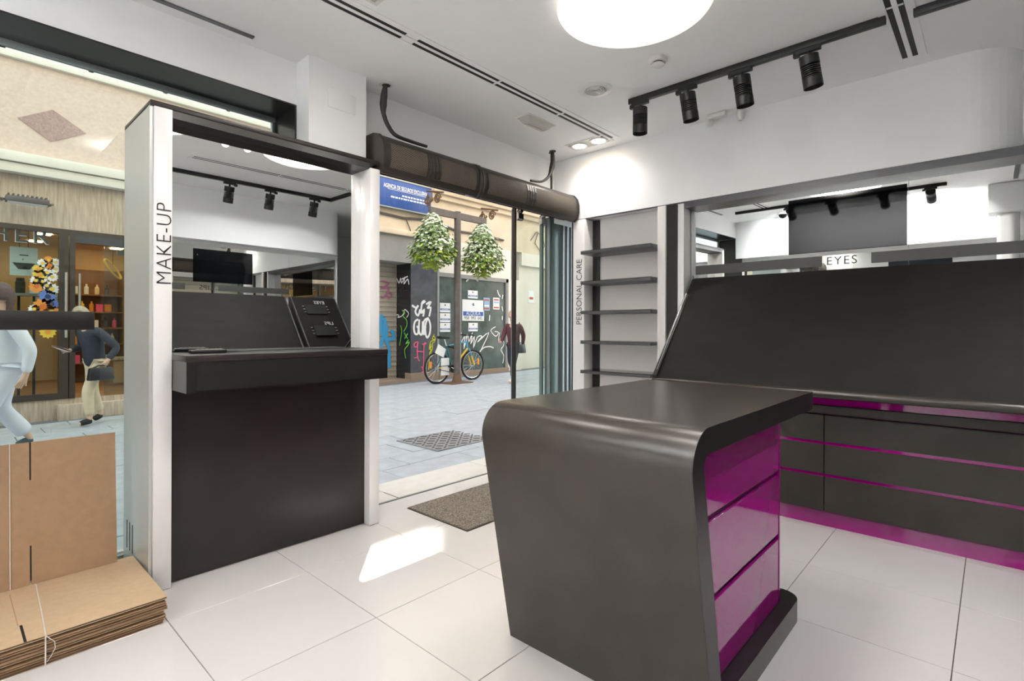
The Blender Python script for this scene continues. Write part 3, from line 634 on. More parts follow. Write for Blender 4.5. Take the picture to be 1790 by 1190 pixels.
# ---- air curtain (two units) and its cables
def grille_mat():
    m = bpy.data.materials.new('perforated_grille'); m.use_nodes = True; nt = m.node_tree; b = nt.nodes['Principled BSDF']
    tc = nt.nodes.new('ShaderNodeTexCoord'); mp_ = nt.nodes.new('ShaderNodeMapping'); mp_.inputs['Scale'].default_value = (60, 1, 90)
    br = nt.nodes.new('ShaderNodeTexBrick'); br.inputs['Scale'].default_value = 1.0; br.inputs['Mortar Size'].default_value = .12; br.inputs['Mortar Smooth'].default_value = .2
    br.inputs['Brick Width'].default_value = 1.0; br.inputs['Row Height'].default_value = .6
    br.inputs['Color1'].default_value = srgb(18, 15, 13); br.inputs['Color2'].default_value = srgb(34, 29, 25); br.inputs['Mortar'].default_value = srgb(112, 101, 90)
    sep = nt.nodes.new('ShaderNodeSeparateXYZ'); cmb = nt.nodes.new('ShaderNodeCombineXYZ')
    nt.links.new(tc.outputs['Object'], mp_.inputs[0]); nt.links.new(mp_.outputs[0], sep.inputs[0])
    nt.links.new(sep.outputs[0], cmb.inputs[0]); nt.links.new(sep.outputs[2], cmb.inputs[1]); nt.links.new(cmb.outputs[0], br.inputs[0])
    nt.links.new(br.outputs['Color'], b.inputs['Base Color']); b.inputs['Roughness'].default_value = .6; b.inputs['Specular IOR Level'].default_value = .25
    MATS['perforated_grille'] = m
grille_mat()
prf = [(3.07, 2.282), (2.90, 2.205), (2.84, 2.188), (2.806, 2.215), (2.79, 2.27), (2.79, 2.33), (2.805, 2.385), (2.84, 2.425), (2.90, 2.445), (3.07, 2.445)]
for i, (x0, x1, lb) in enumerate(((1.856, 2.712, 'left unit of the brown air curtain above the doorway, beside pilaster'), (2.716, 3.945, 'right unit of the brown air curtain above the doorway, at corner'))):
    t = thing('air_curtain', lb, 'air curtain', ((x0 + x1) / 2, 2.95, 2.2), 'brown air curtain units')
    MB().prism(prf, 0, x0 + .02, x1 - .02).build('housing', 'curtain_brown', t, smooth=True)
    ep = [(2.94 + (y - 2.94) * 1.05, 2.32 + (z - 2.32) * 1.04) for y, z in prf]
    for a, b in ((x0, x0 + .02), (x1 - .02, x1)): MB().prism(ep, 0, a, b).build('end_cap', 'curtain_brown', t, bev=.004)
    gp = [(2.840, 2.196), (2.801, 2.224), (2.785, 2.272), (2.785, 2.33), (2.799, 2.378)]
    ga = MB(); n = len(gp); ga.add([(x0 + .06, y, z) for y, z in gp] + [(x1 - .06, y, z) for y, z in gp], [(k, k + 1, n + k + 1, n + k) for k in range(n - 1)])
    ga.build('grille', 'perforated_grille', t, smooth=True)
    mx_ = x0 + (x1 - x0) * (.48 if i == 0 else .46)
    mc = MB()
    for k in range(4): mc.prism([(y - .004, z) for y, z in gp] + [(y + .004, z) for y, z in gp[::-1]], 0, mx_ - .06 + k * .03, mx_ - .038 + k * .03)
    mc.build('motor_bracket', 'curtain_brown', t)
    MB().prism([(2.92, 2.206), (3.05, 2.264), (3.05, 2.272), (2.92, 2.214)], 0, x0 + .05, x1 - .05).build('outlet', 'black_metal', t)
    for k in range(int((x1 - x0 - .14) / .06)):
        MB().prism([(2.93, 2.2075), (3.04, 2.2568), (3.04, 2.2605), (2.93, 2.211)], 0, x0 + .07 + k * .06, x0 + .11 + k * .06).build('outlet_slot', 'dark_grey_profile', t)
t = thing('cable', 'thick black power cable from ceiling to the left air curtain unit', 'cable', (1.964, 2.923, ZC))
MB().cable([(1.964, 2.925, 2.795), (1.955, 2.925, 2.73), (1.945, 2.92, 2.66), (1.945, 2.915, 2.60), (1.965, 2.90, 2.53), (2.02, 2.89, 2.475), (2.14, 2.88, 2.462), (2.26, 2.87, 2.458)], [.013, .022, .024, .015, .014, .013, .012, .010], 10).build('sheath', 'cable_black', t, smooth=True)
MB().lathe([(.045, ZC - .0005), (.045, ZC - .006), (.03, ZC - .008)], (1.964, 2.923, 0), 20).build('ceiling_rose', 'white_plastic', t, smooth=True)
MB().lathe([(.0, ZC - .0095), (.028, ZC - .009)], (1.967, 2.92, 0), 16).build('hole', 'black_paint', t)
t = thing('cable', 'thin dark cable from ceiling to the right air curtain unit', 'cable', (3.712, 2.917, ZC))
MB().cable([(3.712, 2.915, 2.795), (3.712, 2.915, 2.72), (3.70, 2.915, 2.65), (3.65, 2.91, 2.56), (3.54, 2.90, 2.49), (3.38, 2.89, 2.462)], [.012, .02, .024, .013, .011, .01], 10).build('sheath', 'cable_black', t, smooth=True)
MB().lathe([(.03, ZC - .0005), (.03, ZC - .006)], (3.712, 2.917, 0), 16).build('ceiling_rose', 'black_metal', t)
t = thing('hanger_rod', 'straight black hanger rod above the right air curtain unit', 'rod', (3.74, 2.95, ZC))
MB().box(3.733, 3.748, 2.944, 2.958, 2.446, ZC - .008).build('rod', 'black_metal', t)
MB().box(3.722, 3.758, 2.933, 2.969, ZC - .0075, ZC - .0005).build('rod_plate', 'black_metal', t)
# ============================================================ THE STREET
FY = 9.9                                   # plane of the facades across the street
gz = lambda x: -.10 + .015 * (x - .9)      # the street climbs gently to the right
def gbox(mb, x0, x1, y0, y1, h0, h1):      # box that follows the slope
    return mb.add([(x0, y0, gz(x0) + h0), (x1, y0, gz(x1) + h0), (x1, y1, gz(x1) + h0), (x0, y1, gz(x0) + h0),
                   (x0, y0, gz(x0) + h1), (x1, y0, gz(x1) + h1), (x1, y1, gz(x1) + h1), (x0, y1, gz(x0) + h1)],
                  [(0, 3, 2, 1), (4, 5, 6, 7), (0, 1, 5, 4), (1, 2, 6, 5), (2, 3, 7, 6), (3, 0, 4, 7)])
street = tag(gbox(MB(), -14, 30, 3.46, 16, -.25, -.022).build('street_pavement', 'pavement_joint'), 'pale blue-grey stone slab pavement of the pedestrian street', None, None, 'structure')
slabs = []
for sx, sy in ((.9, .5), (.9, .35)):
    me = MB().box(-sx / 2 + .004, sx / 2 - .004, -sy / 2 + .004, sy / 2 - .004, -.03, 0).mesh('paving_slab', bev=.004, seg=1); me.materials.append(MATS['pavement_stone']); slabs.append((sx, sy, me))
rs = random.Random(11); y = 3.56; row = 0
while y < 9.85:
    sx, sy, me = slabs[row % 2]
    if y + sy > 9.95: break
    x = -1.8 + (row % 3) * .31
    while x < 13.5:
        if x > (y - 3.5) * -1 - .5 and abs(x - 1.0 * y) < 9.5:
            o = link('paving_slab', me, None, street); o.location = (x + sx / 2, y + sy / 2, gz(x + sx / 2) - .002 + rs.uniform(-.003, .003)); o.rotation_euler = (0, -.015, 0)
        x += sx
    y += sy; row += 1
kb = tag(MB().box(-4, 9, 3.135, 3.56, -.3, -.045).build('kerb', 'pavement_joint'), 'pale stone step in front of the shop doorway', None, None, 'structure')
for k in range(11):
    x0 = -3 + k * 1.05
    MB().box(x0 + .003, x0 + 1.047, 3.137, 3.56, -.044, -.012).build('kerb_stone', 'kerb_stone', kb, bev=.006)
# manhole cover
mc = thing('manhole_cover', 'square cast-iron tread plate cover set in the pavement', 'manhole cover', PX(780, 770, 2, -.07))
c = PX(780, 770, 2, -.065); zc_ = gz(c.x) + .004
MB().box(c.x - .42, c.x + .42, c.y - .36, c.y + .36, zc_ - .01, zc_ + .002).build('plate', 'cast_iron', mc)
me = MB().box(-.035, .035, -.008, .008, 0, .005).mesh('tread_bar'); me.materials.append(MATS['iron_grey'])
for i in range(9):
    for j in range(8):
        o = link('tread_bar', me, None, mc, world=False); o.location = (c.x - .36 + i * .09 - mc.location.x, c.y - .30 + j * .085 - mc.location.y, zc_ + .0025 - mc.location.z); o.rotation_euler = (0, 0, .7 if (i + j) % 2 else -.7)

# ---- our own facade above and beside the shop
own = MB().box(-14, 20, 3.30, 3.46, 2.9, 11).box(-14, -.95, 3.1, 3.46, -.3, 2.9).box(4.75, 20, 3.1, 3.46, -.3, 2.9)
struct('wall_outer', own, 'facade_white', label='outer facade of the shop building')

# ---- building across the street, left: shop with travertine cladding
BL = thing('shop_building', 'travertine clad shop building with bright interior across the street', 'building', (0, FY, -.1))
P = lambda u, v, y=FY: PX(u, v, 1, y)
wx1 = P(103, 500).x; dx0, dx1 = P(131, 560).x, 2.62
zw = 2.60
EX = 4.62
def lb(mb, nm, m, bev=0): return mb.build(nm, m, BL, bev)
lb(MB().box(-14, EX, FY, 10.3, zw + .02, 3.30).box(2.62, EX, FY, 10.3, -.3, zw + .02), 'lower_wall', 'facade_travertine')
lb(MB().box(-14, -3.2, FY, 10.3, -.3, zw + .02), 'lower_wall', 'facade_travertine')
lb(MB().box(-14, EX, FY, 10.3, 3.575, 4.88), 'clad_wall', 'facade_stone')
lb(MB().box(-14, EX, 10.05, 14.5, 6.6, 18), 'upper_wall', 'facade_white')
lb(MB().box(-14, EX, FY - .20, 10.3, 3.44, 3.575), 'ledge', 'ledge_white', .006)
lb(MB().box(-14, EX, FY - .16, 10.3, 3.305, 3.43), 'ledge', 'ledge_white', .006)
lb(MB().box(-14, EX, FY - .06, 10.3, 4.88, 4.97), 'sill_course', 'ledge_white', .006)
lb(MB().box(-14, EX, FY - .01, 10.3, -.3, .175), 'plinth', 'facade_travertine')
lb(MB().box(1.15, 2.65, FY - .16, FY, -.3, .10), 'door_step', 'facade_travertine', .005)
q = [P(92, 192), P(150, 233), P(89, 248), P(31, 206)]
lb(MB().add([(p.x, FY - .012, p.z) for p in q] + [(p.x, FY + .01, p.z) for p in q], [(0, 1, 2, 3), (4, 5, 6, 7), (0, 1, 5, 4), (1, 2, 6, 5), (2, 3, 7, 6), (3, 0, 4, 7)]), 'stone_patch', 'pink_stone')
# upper floor windows
lb(MB().box(-14, EX, 10.18, 14.5, 4.97, 6.6), 'upper_recess', 'facade_white')
for k in range(9):
    x0 = -4.2 + k * .95
    w = lb(MB().box(x0, x0 + .06, FY + .02, FY + .14, 4.97, 6.6).box(x0, x0 + .95, FY + .02, FY + .14, 6.5, 6.6).box(x0, x0 + .95, FY + .02, FY + .14, 4.97, 5.03), 'window_frame', 'ledge_white')
    MB().box(x0 + .06, x0 + .95, FY + .07, FY + .085, 5.03, 6.5).build('window_pane', 'sky_reflection_pane' if k % 4 else 'blue_pane', w)  # bright sky reflection is painted into the pale pane colour
# shop front frames
def vbar(x0, x1, z0, z1, nm='frame_post', m='bronze_frame', y0=FY - .03, y1=FY + .09): return lb(MB().box(x0, x1, y0, y1, z0, z1), nm, m)
vbar(-3.2, 2.64, zw - .05, zw + .02, 'frame_head'); vbar(wx1, wx1 + .10, .176, zw - .05); vbar(wx1 + .115, dx0, .176, zw - .05); vbar(-3.2, wx1, .176, .26, 'frame_sill'); vbar(dx1 - .06, dx1, .176, zw - .05)
vbar(dx0, dx1, 2.44, zw - .05, 'frame_head', 'dark_grey_profile'); vbar(-1.0, -.93, .26, zw - .05)
lb(MB().box(-.93, wx1, FY + .02, FY + .032, .26, zw - .05), 'shop_window_pane', 'clear_glass')
lb(MB().box(-3.2, -1.0, FY + .02, FY + .032, .26, zw - .05), 'shop_window_pane', 'clear_glass')
lb(MB().box(dx0 + .35, dx1 - .06, FY + .04, FY + .052, .18, 2.44), 'door_pane', 'clear_glass')
for u_, h0, h1 in ((139, 478, 548), (116, 476, 590)):
    a, b = P(u_, h0, FY - .08), P(u_, h1, FY - .08); lb(MB().cyl((a.x, a.y, a.z), (a.x, a.y, b.z), .018, n=10).box(a.x - .008, a.x + .008, a.y, FY - .0, a.z - .12, a.z - .10), 'door_handle', 'chrome')
lbl = 'CHER'
e = P(88, 423, FY - .02); tb = text('lettering', 'YVES ROCHER', .30, 'print_dark_metal', BL, (e.x, FY + .008, 2.385), (1, 0, 0), (0, 0, 1), depth=.006, align='RIGHT', spacing=1.2, sx=1.05)
text('lettering_edge', 'YVES ROCHER', .30, 'print_white', BL, (e.x - .008, FY + .014, 2.377), (1, 0, 0), (0, 0, 1), depth=.002, align='RIGHT', spacing=1.2, sx=1.05)
# interior shell of that shop
lb(MB().box(-3.3, 4.2, 13.6, 13.7, .1, 3.0).box(-3.3, -3.2, 10.0, 13.6, .1, 3.0).box(4.1, 4.2, 10.3, 13.6, .1, 3.0).box(-3.3, 4.2, FY + .1, 13.7, 2.78, 2.85), 'interior_wall', 'shop_wall')
lb(MB().box(-3.3, 4.2, FY, 13.7, .10, .176), 'interior_floor', 'shop_wood')
for x in (-1.6, -.2, 1.2, 2.4, 3.4):
    for y in (10.6, 11.8, 12.9): lb(MB().box(x - .09, x + .09, y - .09, y + .09, 2.765, 2.779), 'ceiling_light', 'shop_light')
# floodlight on the travertine
p = P(45, 357, FY); t = thing('floodlight', 'small grey ribbed floodlight on travertine wall above the shop window', 'floodlight', (p.x, FY, p.z))
MB().box(p.x - .22, p.x + .22, FY - .30, FY - .14, p.z - .03, p.z + .05).build('housing', 'iron_grey', t, bev=.01)
for k in range(9): MB().box(p.x - .2 + k * .047, p.x - .18 + k * .047, FY - .30, FY - .15, p.z + .051, p.z + .075).build('cooling_fin', 'iron_grey', t)
MB().box(p.x - .2, p.x + .2, FY - .29, FY - .15, p.z - .036, p.z - .0305).build('lens', 'paper_white', t)
MB().tube([(p.x + .23, FY - .2, p.z), (p.x + .27, FY - .12, p.z + .02), (p.x + .24, FY - .005, p.z + .02)], .015, 8).tube([(p.x - .23, FY - .2, p.z), (p.x - .26, FY - .12, p.z + .02), (p.x - .24, FY - .005, p.z + .02)], .015, 8).build('bracket', 'iron_grey', t)
# furnishings inside
def rectbox(u0, v0, u1, v1, y, th=.01):
    a, b = PX(u0, v0, 1, y), PX(u1, v1, 1, y); return min(a.x, b.x), max(a.x, b.x), min(a.z, b.z), max(a.z, b.z)
x0, x1, z0, z1 = rectbox(17, 430, 66, 483, 10.15)
t = thing('display_poster', 'white hanging poster with script and bowl drawing in the shop window', 'poster', ((x0 + x1) / 2, 10.15, z0))
MB().box(x0, x1, 10.15, 10.16, z0, z1).build('sheet', 'paper_white', t)
for k in range(4): MB().box(x0 + .1 + .03 * k, x1 - .1 - .05 * (k % 2), 10.146, 10.1495, z1 - .12 - k * .06, z1 - .105 - k * .06).build('script_line', 'frosted_grey', t)
MB().lathe([(.02, 0), (.09, .03), (.12, .08)], ((x0 + x1) / 2, 10.14, z0 + .12), 16).build('bowl_print', 'grey_plastic', t) if False else MB().prism([((x0 + x1) / 2 - .12, z0 + .18), ((x0 + x1) / 2 - .06, z0 + .09), ((x0 + x1) / 2 + .06, z0 + .09), ((x0 + x1) / 2 + .12, z0 + .18)], 1, 10.146, 10.1495).build('bowl_print', 'frosted_grey', t)
MB().cyl((x0 + .1, 10.155, z1), (x0 + .1, 10.155, 2.76), .004, n=6).cyl((x1 - .1, 10.155, z1), (x1 - .1, 10.155, 2.76), .004, n=6).build('hanging_wire', 'black_metal', t)
# flower decal on the window pane
fd = thing('flower_decal', 'printed daisies and orange and blue flowers on the shop window', 'decal', (P(85, 520).x, FY, .5))
def flower(u_, v_, r_, m_, mc_, seed):
    p = P(u_, v_); mb = MB(); n = 11
    for k in range(n):
        a = 2 * math.pi * k / n + seed; ca, sa = math.cos(a), math.sin(a); w = .22
        mb.add([(p.x + r_ * (.15 * ca), FY + .016, p.z + r_ * .15 * sa), (p.x + r_ * (.7 * ca - w * sa), FY + .016, p.z + r_ * (.7 * sa + w * ca)), (p.x + r_ * ca, FY + .016, p.z + r_ * sa), (p.x + r_ * (.7 * ca + w * sa), FY + .016, p.z + r_ * (.7 * sa - w * ca))], [(0, 1, 2, 3)])
    f_ = mb.build('flower_print', m_, fd)
    MB().cyl((p.x, FY + .0135, p.z), (p.x, FY + .0150, p.z), r_ * .3, n=12).build('flower_centre', mc_, f_)
for i, (u_, v_, r_, m_, mc_) in enumerate([(85, 454, .06, 'petal_orange', 'petal_yellow'), (75, 460, .07, 'petal_white', 'petal_yellow'), (97, 458, .06, 'petal_white', 'petal_yellow'), (87, 465, .06, 'petal_orange', 'petal_orange2'), (67, 470, .07, 'petal_yellow', 'petal_orange'), (70, 480, .09, 'petal_yellow', 'petal_orange'), (83, 476, .07, 'petal_white', 'petal_yellow'), (92, 484, .07, 'petal_white', 'petal_yellow'), (97, 470, .06, 'petal_white', 'petal_yellow'), (63, 490, .07, 'petal_white', 'petal_yellow'), (75, 492, .06, 'petal_white', 'petal_yellow'), (64, 501, .09, 'petal_orange', 'petal_orange2'), (82, 499, .07, 'petal_white', 'petal_yellow'), (91, 505, .09, 'petal_white', 'petal_yellow'), (84, 518, .11, 'petal_blue', 'petal_navy'), (92, 531, .08, 'petal_blue', 'petal_navy'), (76, 536, .13, 'petal_orange', 'petal_orange2'), (90, 545, .1, 'petal_orange', 'petal_yellow'), (60, 540, .07, 'petal_white', 'petal_yellow'), (84, 580, .1, 'petal_yellow', 'petal_orange')]): flower(u_, v_, r_, m_, mc_, i * .7)
# window shelf with jars
x0, x1, z0, z1 = rectbox(22, 512, 70, 518, 10.3)
t = thing('window_display_shelf', 'thin grey shelf with jars in the opposite shop window', 'shelf', ((x0 + x1) / 2, 10.3, z0))
MB().box(x0, x1, 10.2, 10.5, z0, z1).build('board', 'grey_plastic', t); MB().box(x0 + .05, x0 + .08, 10.3, 10.33, .177, z0).box(x1 - .08, x1 - .05, 10.3, 10.33, .177, z0).build('support', 'black_metal', t)
for (a, b, h, m_, lab) in ((.08, .11, .22, 'shop_dark', 'dark narrow jar on the thin window shelf'), (.25, .16, .13, 'paper_white', 'white round jar on the thin window shelf'), (.42, .12, .10, 'spray_green', 'small green pot on the thin window shelf')):
    t = thing('jar', lab, 'jar', (x0 + a, 10.3, z1)); MB().lathe([(b / 2, z1 + .0005), (b / 2, z1 + h * .75), (b * .4, z1 + h * .8)], (x0 + a, 10.3, 0), 16).build('body', m_, t, smooth=True); MB().lathe([(b * .42, z1 + h * .805), (b * .42, z1 + h)], (x0 + a, 10.3, 0), 16).build('lid', 'black_metal', t)
# product shelving seen through the door
sh = thing('product_shelving', 'wooden product shelving at back of the shop across street', 'shelving', (2.3, 12.6, .177))
MB().box(1.5, 3.3, 12.75, 12.80, .177, 2.3).build('back_panel', 'shop_wood', sh)
for x in (1.5, 2.4, 3.26): MB().box(x, x + .04, 12.4, 12.75, .177, 2.3).build('upright', 'shop_wood', sh)
zsh = (.55, .90, 1.20, 1.50, 1.82)
for z in zsh: MB().box(1.5, 3.3, 12.38, 12.75, z - .025, z).build('shelf', 'shop_wood', sh)
pr = random.Random(5); pm = ['spray_green', 'paper_white', 'petal_orange', 'paper_red', 'petal_yellow', 'shop_dark', 'paper_sky', 'spray_pink', 'paper_white', 'shop_light2']
pcol = {'spray_green': 'green', 'paper_white': 'white', 'petal_orange': 'orange', 'paper_red': 'red', 'petal_yellow': 'yellow', 'shop_dark': 'dark', 'paper_sky': 'pale blue', 'spray_pink': 'pink', 'shop_light2': 'cream'}
meshes = {}; SHN = ['lowest', 'second lowest', 'middle', 'second highest', 'highest']
for z in zsh:
    x = 1.56; nth = 0
    while x < 3.2:
        k = pr.randrange(2); m_ = pr.choice(pm)
        if (k, m_) not in meshes:
            if k: me = MB().lathe([(.035, 0), (.035, .13), (.015, .15), (.015, .19)], (0, 0, 0), 10).mesh('product_bottle', smooth=True)
            else: me = MB().box(-.05, .05, -.04, .04, 0, .14).mesh('product_box')
            me.materials.append(MATS[m_]); meshes[(k, m_)] = me
        if not (2.30 < x < 2.53) and x < 3.18:
            o = link('product_bottle' if k else 'product_box', meshes[(k, m_)], None); o.location = (x, 12.46, z + .0005)
            nth += 1; ordn = ['first', 'second', 'third', 'fourth', 'fifth', 'sixth', 'seventh', 'eighth', 'ninth', 'tenth', 'eleventh', 'twelfth', 'thirteenth', 'fourteenth'][nth - 1]
            tag(o, f"small {pcol[m_]} {'bottle' if k else 'box'}, {ordn} from left on the {SHN[zsh.index(z)]} shelf across the street", 'bottle' if k else 'box', 'products on the shelving across the street')
        x += pr.uniform(.11, .17)
# counter, oval mirror, camera inside the shop
x0, x1, z0, z1 = rectbox(190, 625, 232, 665, 11.6)
t = thing('sales_counter', 'pale wooden sales counter inside the shop across the street', 'counter', ((x0 + x1) / 2, 11.7, .177))
MB().box(x0, x0 + 1.2, 11.5, 11.9, .177, z1 - .04).build('body', 'shop_wood', t); MB().box(x0 - .04, x0 + 1.24, 11.46, 11.94, z1 - .039, z1).build('top', 'facade_travertine', t)
for k in range(3): MB().box(x0 + .05 + k * .38, x0 + .40 + k * .38, 11.49, 11.4995, .22, z1 - .06).build('door', 'shop_wall', t)
a, b = P(183, 453, 10.9), P(211, 487, 10.9); cx_, cz_ = (a.x + b.x) / 2, (a.z + b.z) / 2
t = thing('ring_lamp', 'tilted gold ring lamp hanging inside the shop across street', 'lamp', (cx_, 10.9, cz_))
ang = math.atan2(b.z - a.z, b.x - a.x); L = dist(a, b) / 2
MB().tube([(cx_ + L * math.cos(s) * math.cos(ang) - .09 * math.sin(s) * math.sin(ang), 10.9 + .25 * math.sin(s), cz_ + L * math.cos(s) * math.sin(ang) + .09 * math.sin(s) * math.cos(ang)) for s in [2 * math.pi * k / 32 for k in range(33)]], .016, 8).build('ring', 'petal_yellow', t, smooth=True)
MB().cyl((cx_, 10.9, cz_ + .07), (cx_, 10.9, 2.77), .004, n=6).build('cord', 'black_metal', t)
p = P(217, 444, 10.5); t = thing('security_camera', 'grey security camera inside the doorway across the street', 'camera', p)
MB().box(p.x - .1, p.x + .08, 10.45, 10.55, p.z - .03, p.z + .05).build('body', 'grey_plastic', t, bev=.01); MB().cyl((p.x + .08, 10.5, p.z), (p.x + .25, 10.5, p.z + .02), .015, n=8).box(p.x + .24, p.x + .26, 10.48, 10.52, p.z, 2.77).build('arm', 'grey_plastic', t)

# ---- building across the street, right: closed shop
BR = thing('closed_shop_building', 'beige building with closed graffiti-covered shop front across the street', 'building', (8.5, FY, 0))
def rb(mb, nm, m, bev=0): return mb.build(nm, m, BR, bev)
px0 = P(718, 520).x; gx0, gx1, gx2, gx3 = P(767, 520).x, P(797, 520).x, P(806, 520).x, P(884, 520).x
rb(MB().box(4.63, 22, 10.05, 14.5, 5.0, 14.86), 'upper_wall', 'facade_plaster'); rb(MB().box(4.63, 8.0, 10.05, 10.25, 14.86, 18).box(8.62, 22, 10.05, 10.25, 14.86, 18), 'sun_screen', 'facade_plaster')  # unseen notched screens added above the roof to shape the indoor sun patch
rb(MB().box(4.625, 22, FY, 10.6, 3.36, 5.0), 'plaster_wall', 'facade_plaster')
rb(MB().box(4.625, gx0, FY, 10.6, 2.70, 3.36), 'lintel', 'facade_concrete'); rb(MB().box(4.625, gx0, FY - .08, FY, 3.30, 3.42), 'lintel_moulding', 'facade_plaster', .01)
rb(MB().box(gx0, 10.75, FY, 10.6, 2.56, 3.36), 'lintel', 'facade_white')
for z_, d_ in ((4.30, .10), (4.42, .18), (4.58, .28), (4.75, .36)): rb(MB().box(7.9, 22, FY - d_, FY, z_, z_ + .12), 'cornice_moulding', 'facade_plaster', .01)
rb(MB().box(4.625, 22, 10.6, 14.5, -.3, 5.0), 'rear_wall', 'facade_concrete')
# roller shutter slats
me = MB().prism([(0, 0), (.012, .01), (.016, .06), (.012, .105), (0, .112), (.03, .112), (.03, 0)], 0, 4.63, px0 - .01).mesh('shutter_slat'); me.materials.append(MATS['shutter_metal'])
for k in range(25):
    o = link('shutter_slat', me, None, BR); o.location += Vector((0, 10.42, -.02 + k * .115))
rb(MB().box(4.625, 22, FY - .02, 10.6, -.3, .03), 'threshold', 'granite_base')
# pillar
rb(MB().box(px0, px0 + .006, FY + .004, 10.45, .03, 2.70), 'pillar_side', 'black_marble'); rb(MB().box(px0 + .001, gx0 - .06, FY - .005, FY + .3, .17, 2.70), 'pillar_face', 'grey_marble'); rb(MB().box(px0 - .01, gx0, FY - .03, FY + .2, -.2, .168), 'pillar_base', 'granite_base')
rb(MB().box(gx0 - .06, gx0, FY - .02, FY + .1, .1, 2.60), 'frame_post', 'aluminium'); rb(MB().box(gx1, gx2, FY - .01, FY + .1, .1, 2.56), 'frame_post', 'facade_concrete'); rb(MB().box(gx3, gx3 + .09, FY - .02, FY + .1, .1, 2.56), 'frame_post', 'facade_concrete')
rb(MB().box(gx0, gx3 + .09, FY - .02, FY + .1, 2.46, 2.56), 'frame_head', 'facade_concrete'); rb(MB().box(gx0, gx3 + .09, FY - .05, FY + .1, -.1, .13), 'frame_sill', 'granite_base')
rb(MB().box(gx0, gx1, FY + .03, FY + .045, .13, 2.46), 'shop_window_pane', 'old_glass'); rb(MB().box(gx2, gx3, FY + .03, FY + .045, .13, 2.46), 'shop_window_pane', 'old_glass')
rb(MB().box(gx3 + .09, 11.2, FY, 10.6, -.2, 2.56), 'white_pier', 'facade_white')
rb(MB().box(11.2, 12.3, FY + .1, 10.6, -.2, 3.0).box(11.2, 22, FY, 10.6, 3.0, 3.36), 'door_recess', 'facade_white')
rb(MB().box(12.3, 22, FY, 10.6, -.2, 3.0), 'plaster_wall', 'facade_plaster')
g = MB().box(12.36, 13.1, FY - .02, FY - .001, 1.45, 2.35); rb(g, 'vent_panel', 'shop_wall')
for k in range(9): rb(MB().box(12.38, 13.08, FY - .04, FY - .021, 1.47 + k * .098, 1.53 + k * .098), 'vent_slat', 'facade_plaster')
t = thing('street_poster', 'small white notice with red mark on the door recess wall', 'notice', (11.75, FY + .09, 2.0)); MB().box(11.6, 11.85, FY + .088, FY + .099, 1.95, 2.3).build('sheet', 'paper_white', t); MB().box(11.64, 11.81, FY + .085, FY + .0875, 2.05, 2.12).build('red_mark', 'paper_red', t)
# blue sign
sg = thing('wall_sign', 'blue insurance agency sign with white lettering on the beige wall', 'sign', (6.3, FY - .1, 3.87))
MB().box(4.9, 7.82, FY - .14, FY - .01, 3.87, 4.475).build('panel', 'sign_blue', sg, bev=.005)
MB().box(4.88, 7.84, FY - .15, FY - .005, 4.477, 4.50).box(4.88, 7.84, FY - .15, FY - .005, 3.845, 3.868).build('trim', 'aluminium', sg)
text('lettering', 'AGENCIA DE SEGUROS EXCLUSIVA', .125, 'print_white', sg, (P(740, 340).x + .0, FY - .142, 4.275), (1, 0, 0), (0, 0, 1), thin=.002, depth=.002, align='RIGHT', sx=.60)
MB().box(6.62, 7.7, FY - .1425, FY - .1405, 4.25, 4.258).build('underline', 'print_white', sg)
for z_, xa in ((4.14, 7.0), (4.075, 6.7)):
    x = xa
    while x < 7.68:
        w = rs.uniform(.04, .1); MB().box(x, min(x + w, 7.7), FY - .1425, FY - .1405, z_, z_ + .035).build('fine_print', 'print_white', sg); x += w + .02
# cables on the wall
def wallcable(px, r, label, yoff=.03, m='iron_grey'):
    pts = [P(u_, v_, FY - yoff) for u_, v_ in px]; return tag(MB().tube(pts, r, 6).build('wall_cable', m, smooth=True), label, 'cable')
wallcable([(640, 366), (675, 374), (705, 381), (735, 383), (770, 392), (800, 404), (840, 410), (880, 420)], .03, 'bundled grey cable running along the wall below the blue sign')
wallcable([(709, 381), (714, 393), (718, 404)], .012, 'short loose cable dropping from the bundled cable')
wallcable([(928, 420), (938, 405), (948, 412), (952, 430), (945, 440), (935, 425), (940, 408)], .012, 'coiled cable on the plaster wall behind the glass door', .03)
# graffiti and papers on the front
def strokes(label, paths, org, sc, w, m, ax=1, val=FY - .004, cat='graffiti'):
    mb = MB()
    for pth in paths:
        pts = [PX(org[0] + x * sc, org[1] + y * sc, ax, val) for x, y in pth]; mb.cable(pts, w, 6, 3)
    for v in mb.v: v[ax] = val - .006 + (v[ax] - val) * .1       # flat paint, just proud of the wall
    return tag(mb.build('graffiti', m), label, cat)
o1, s1 = (660, 470), .17647; pf = FY - .006
strokes('white bubble graffiti reading GUFO with scribble above on grey pillar', [[(400,500),(370,520),(358,580),(370,640),(398,640),(402,580),(385,572)], [(412,500),(407,600),(420,645),(440,640),(446,520)], [(458,655),(457,520),(505,485)], [(457,580),(480,572)], [(490,500),(472,560),(474,640),(490,680),(515,640),(521,560),(505,500),(490,500)],
  [(340,360),(380,385),(402,360),(372,420),(400,462),(420,400)], [(430,350),(470,320),(440,332),(430,440),(460,400),(450,470)], [(480,350),(527,325),(492,390),(525,380),(510,470)]], o1, s1, .028, 'spray_white', val=pf)
strokes('pink stick-letter graffiti low on the grey pillar', [[(395,720),(365,735),(362,765),(385,770),(400,722),(390,800),(400,890),(415,910)], [(360,880),(395,875)], [(395,815),(460,820)], [(440,745),(482,740),(460,745),(452,960),(440,1000)], [(430,970),(465,995),(405,1050)], [(452,990),(455,1045)]], o1, s1, .014, 'spray_pink', val=pf)
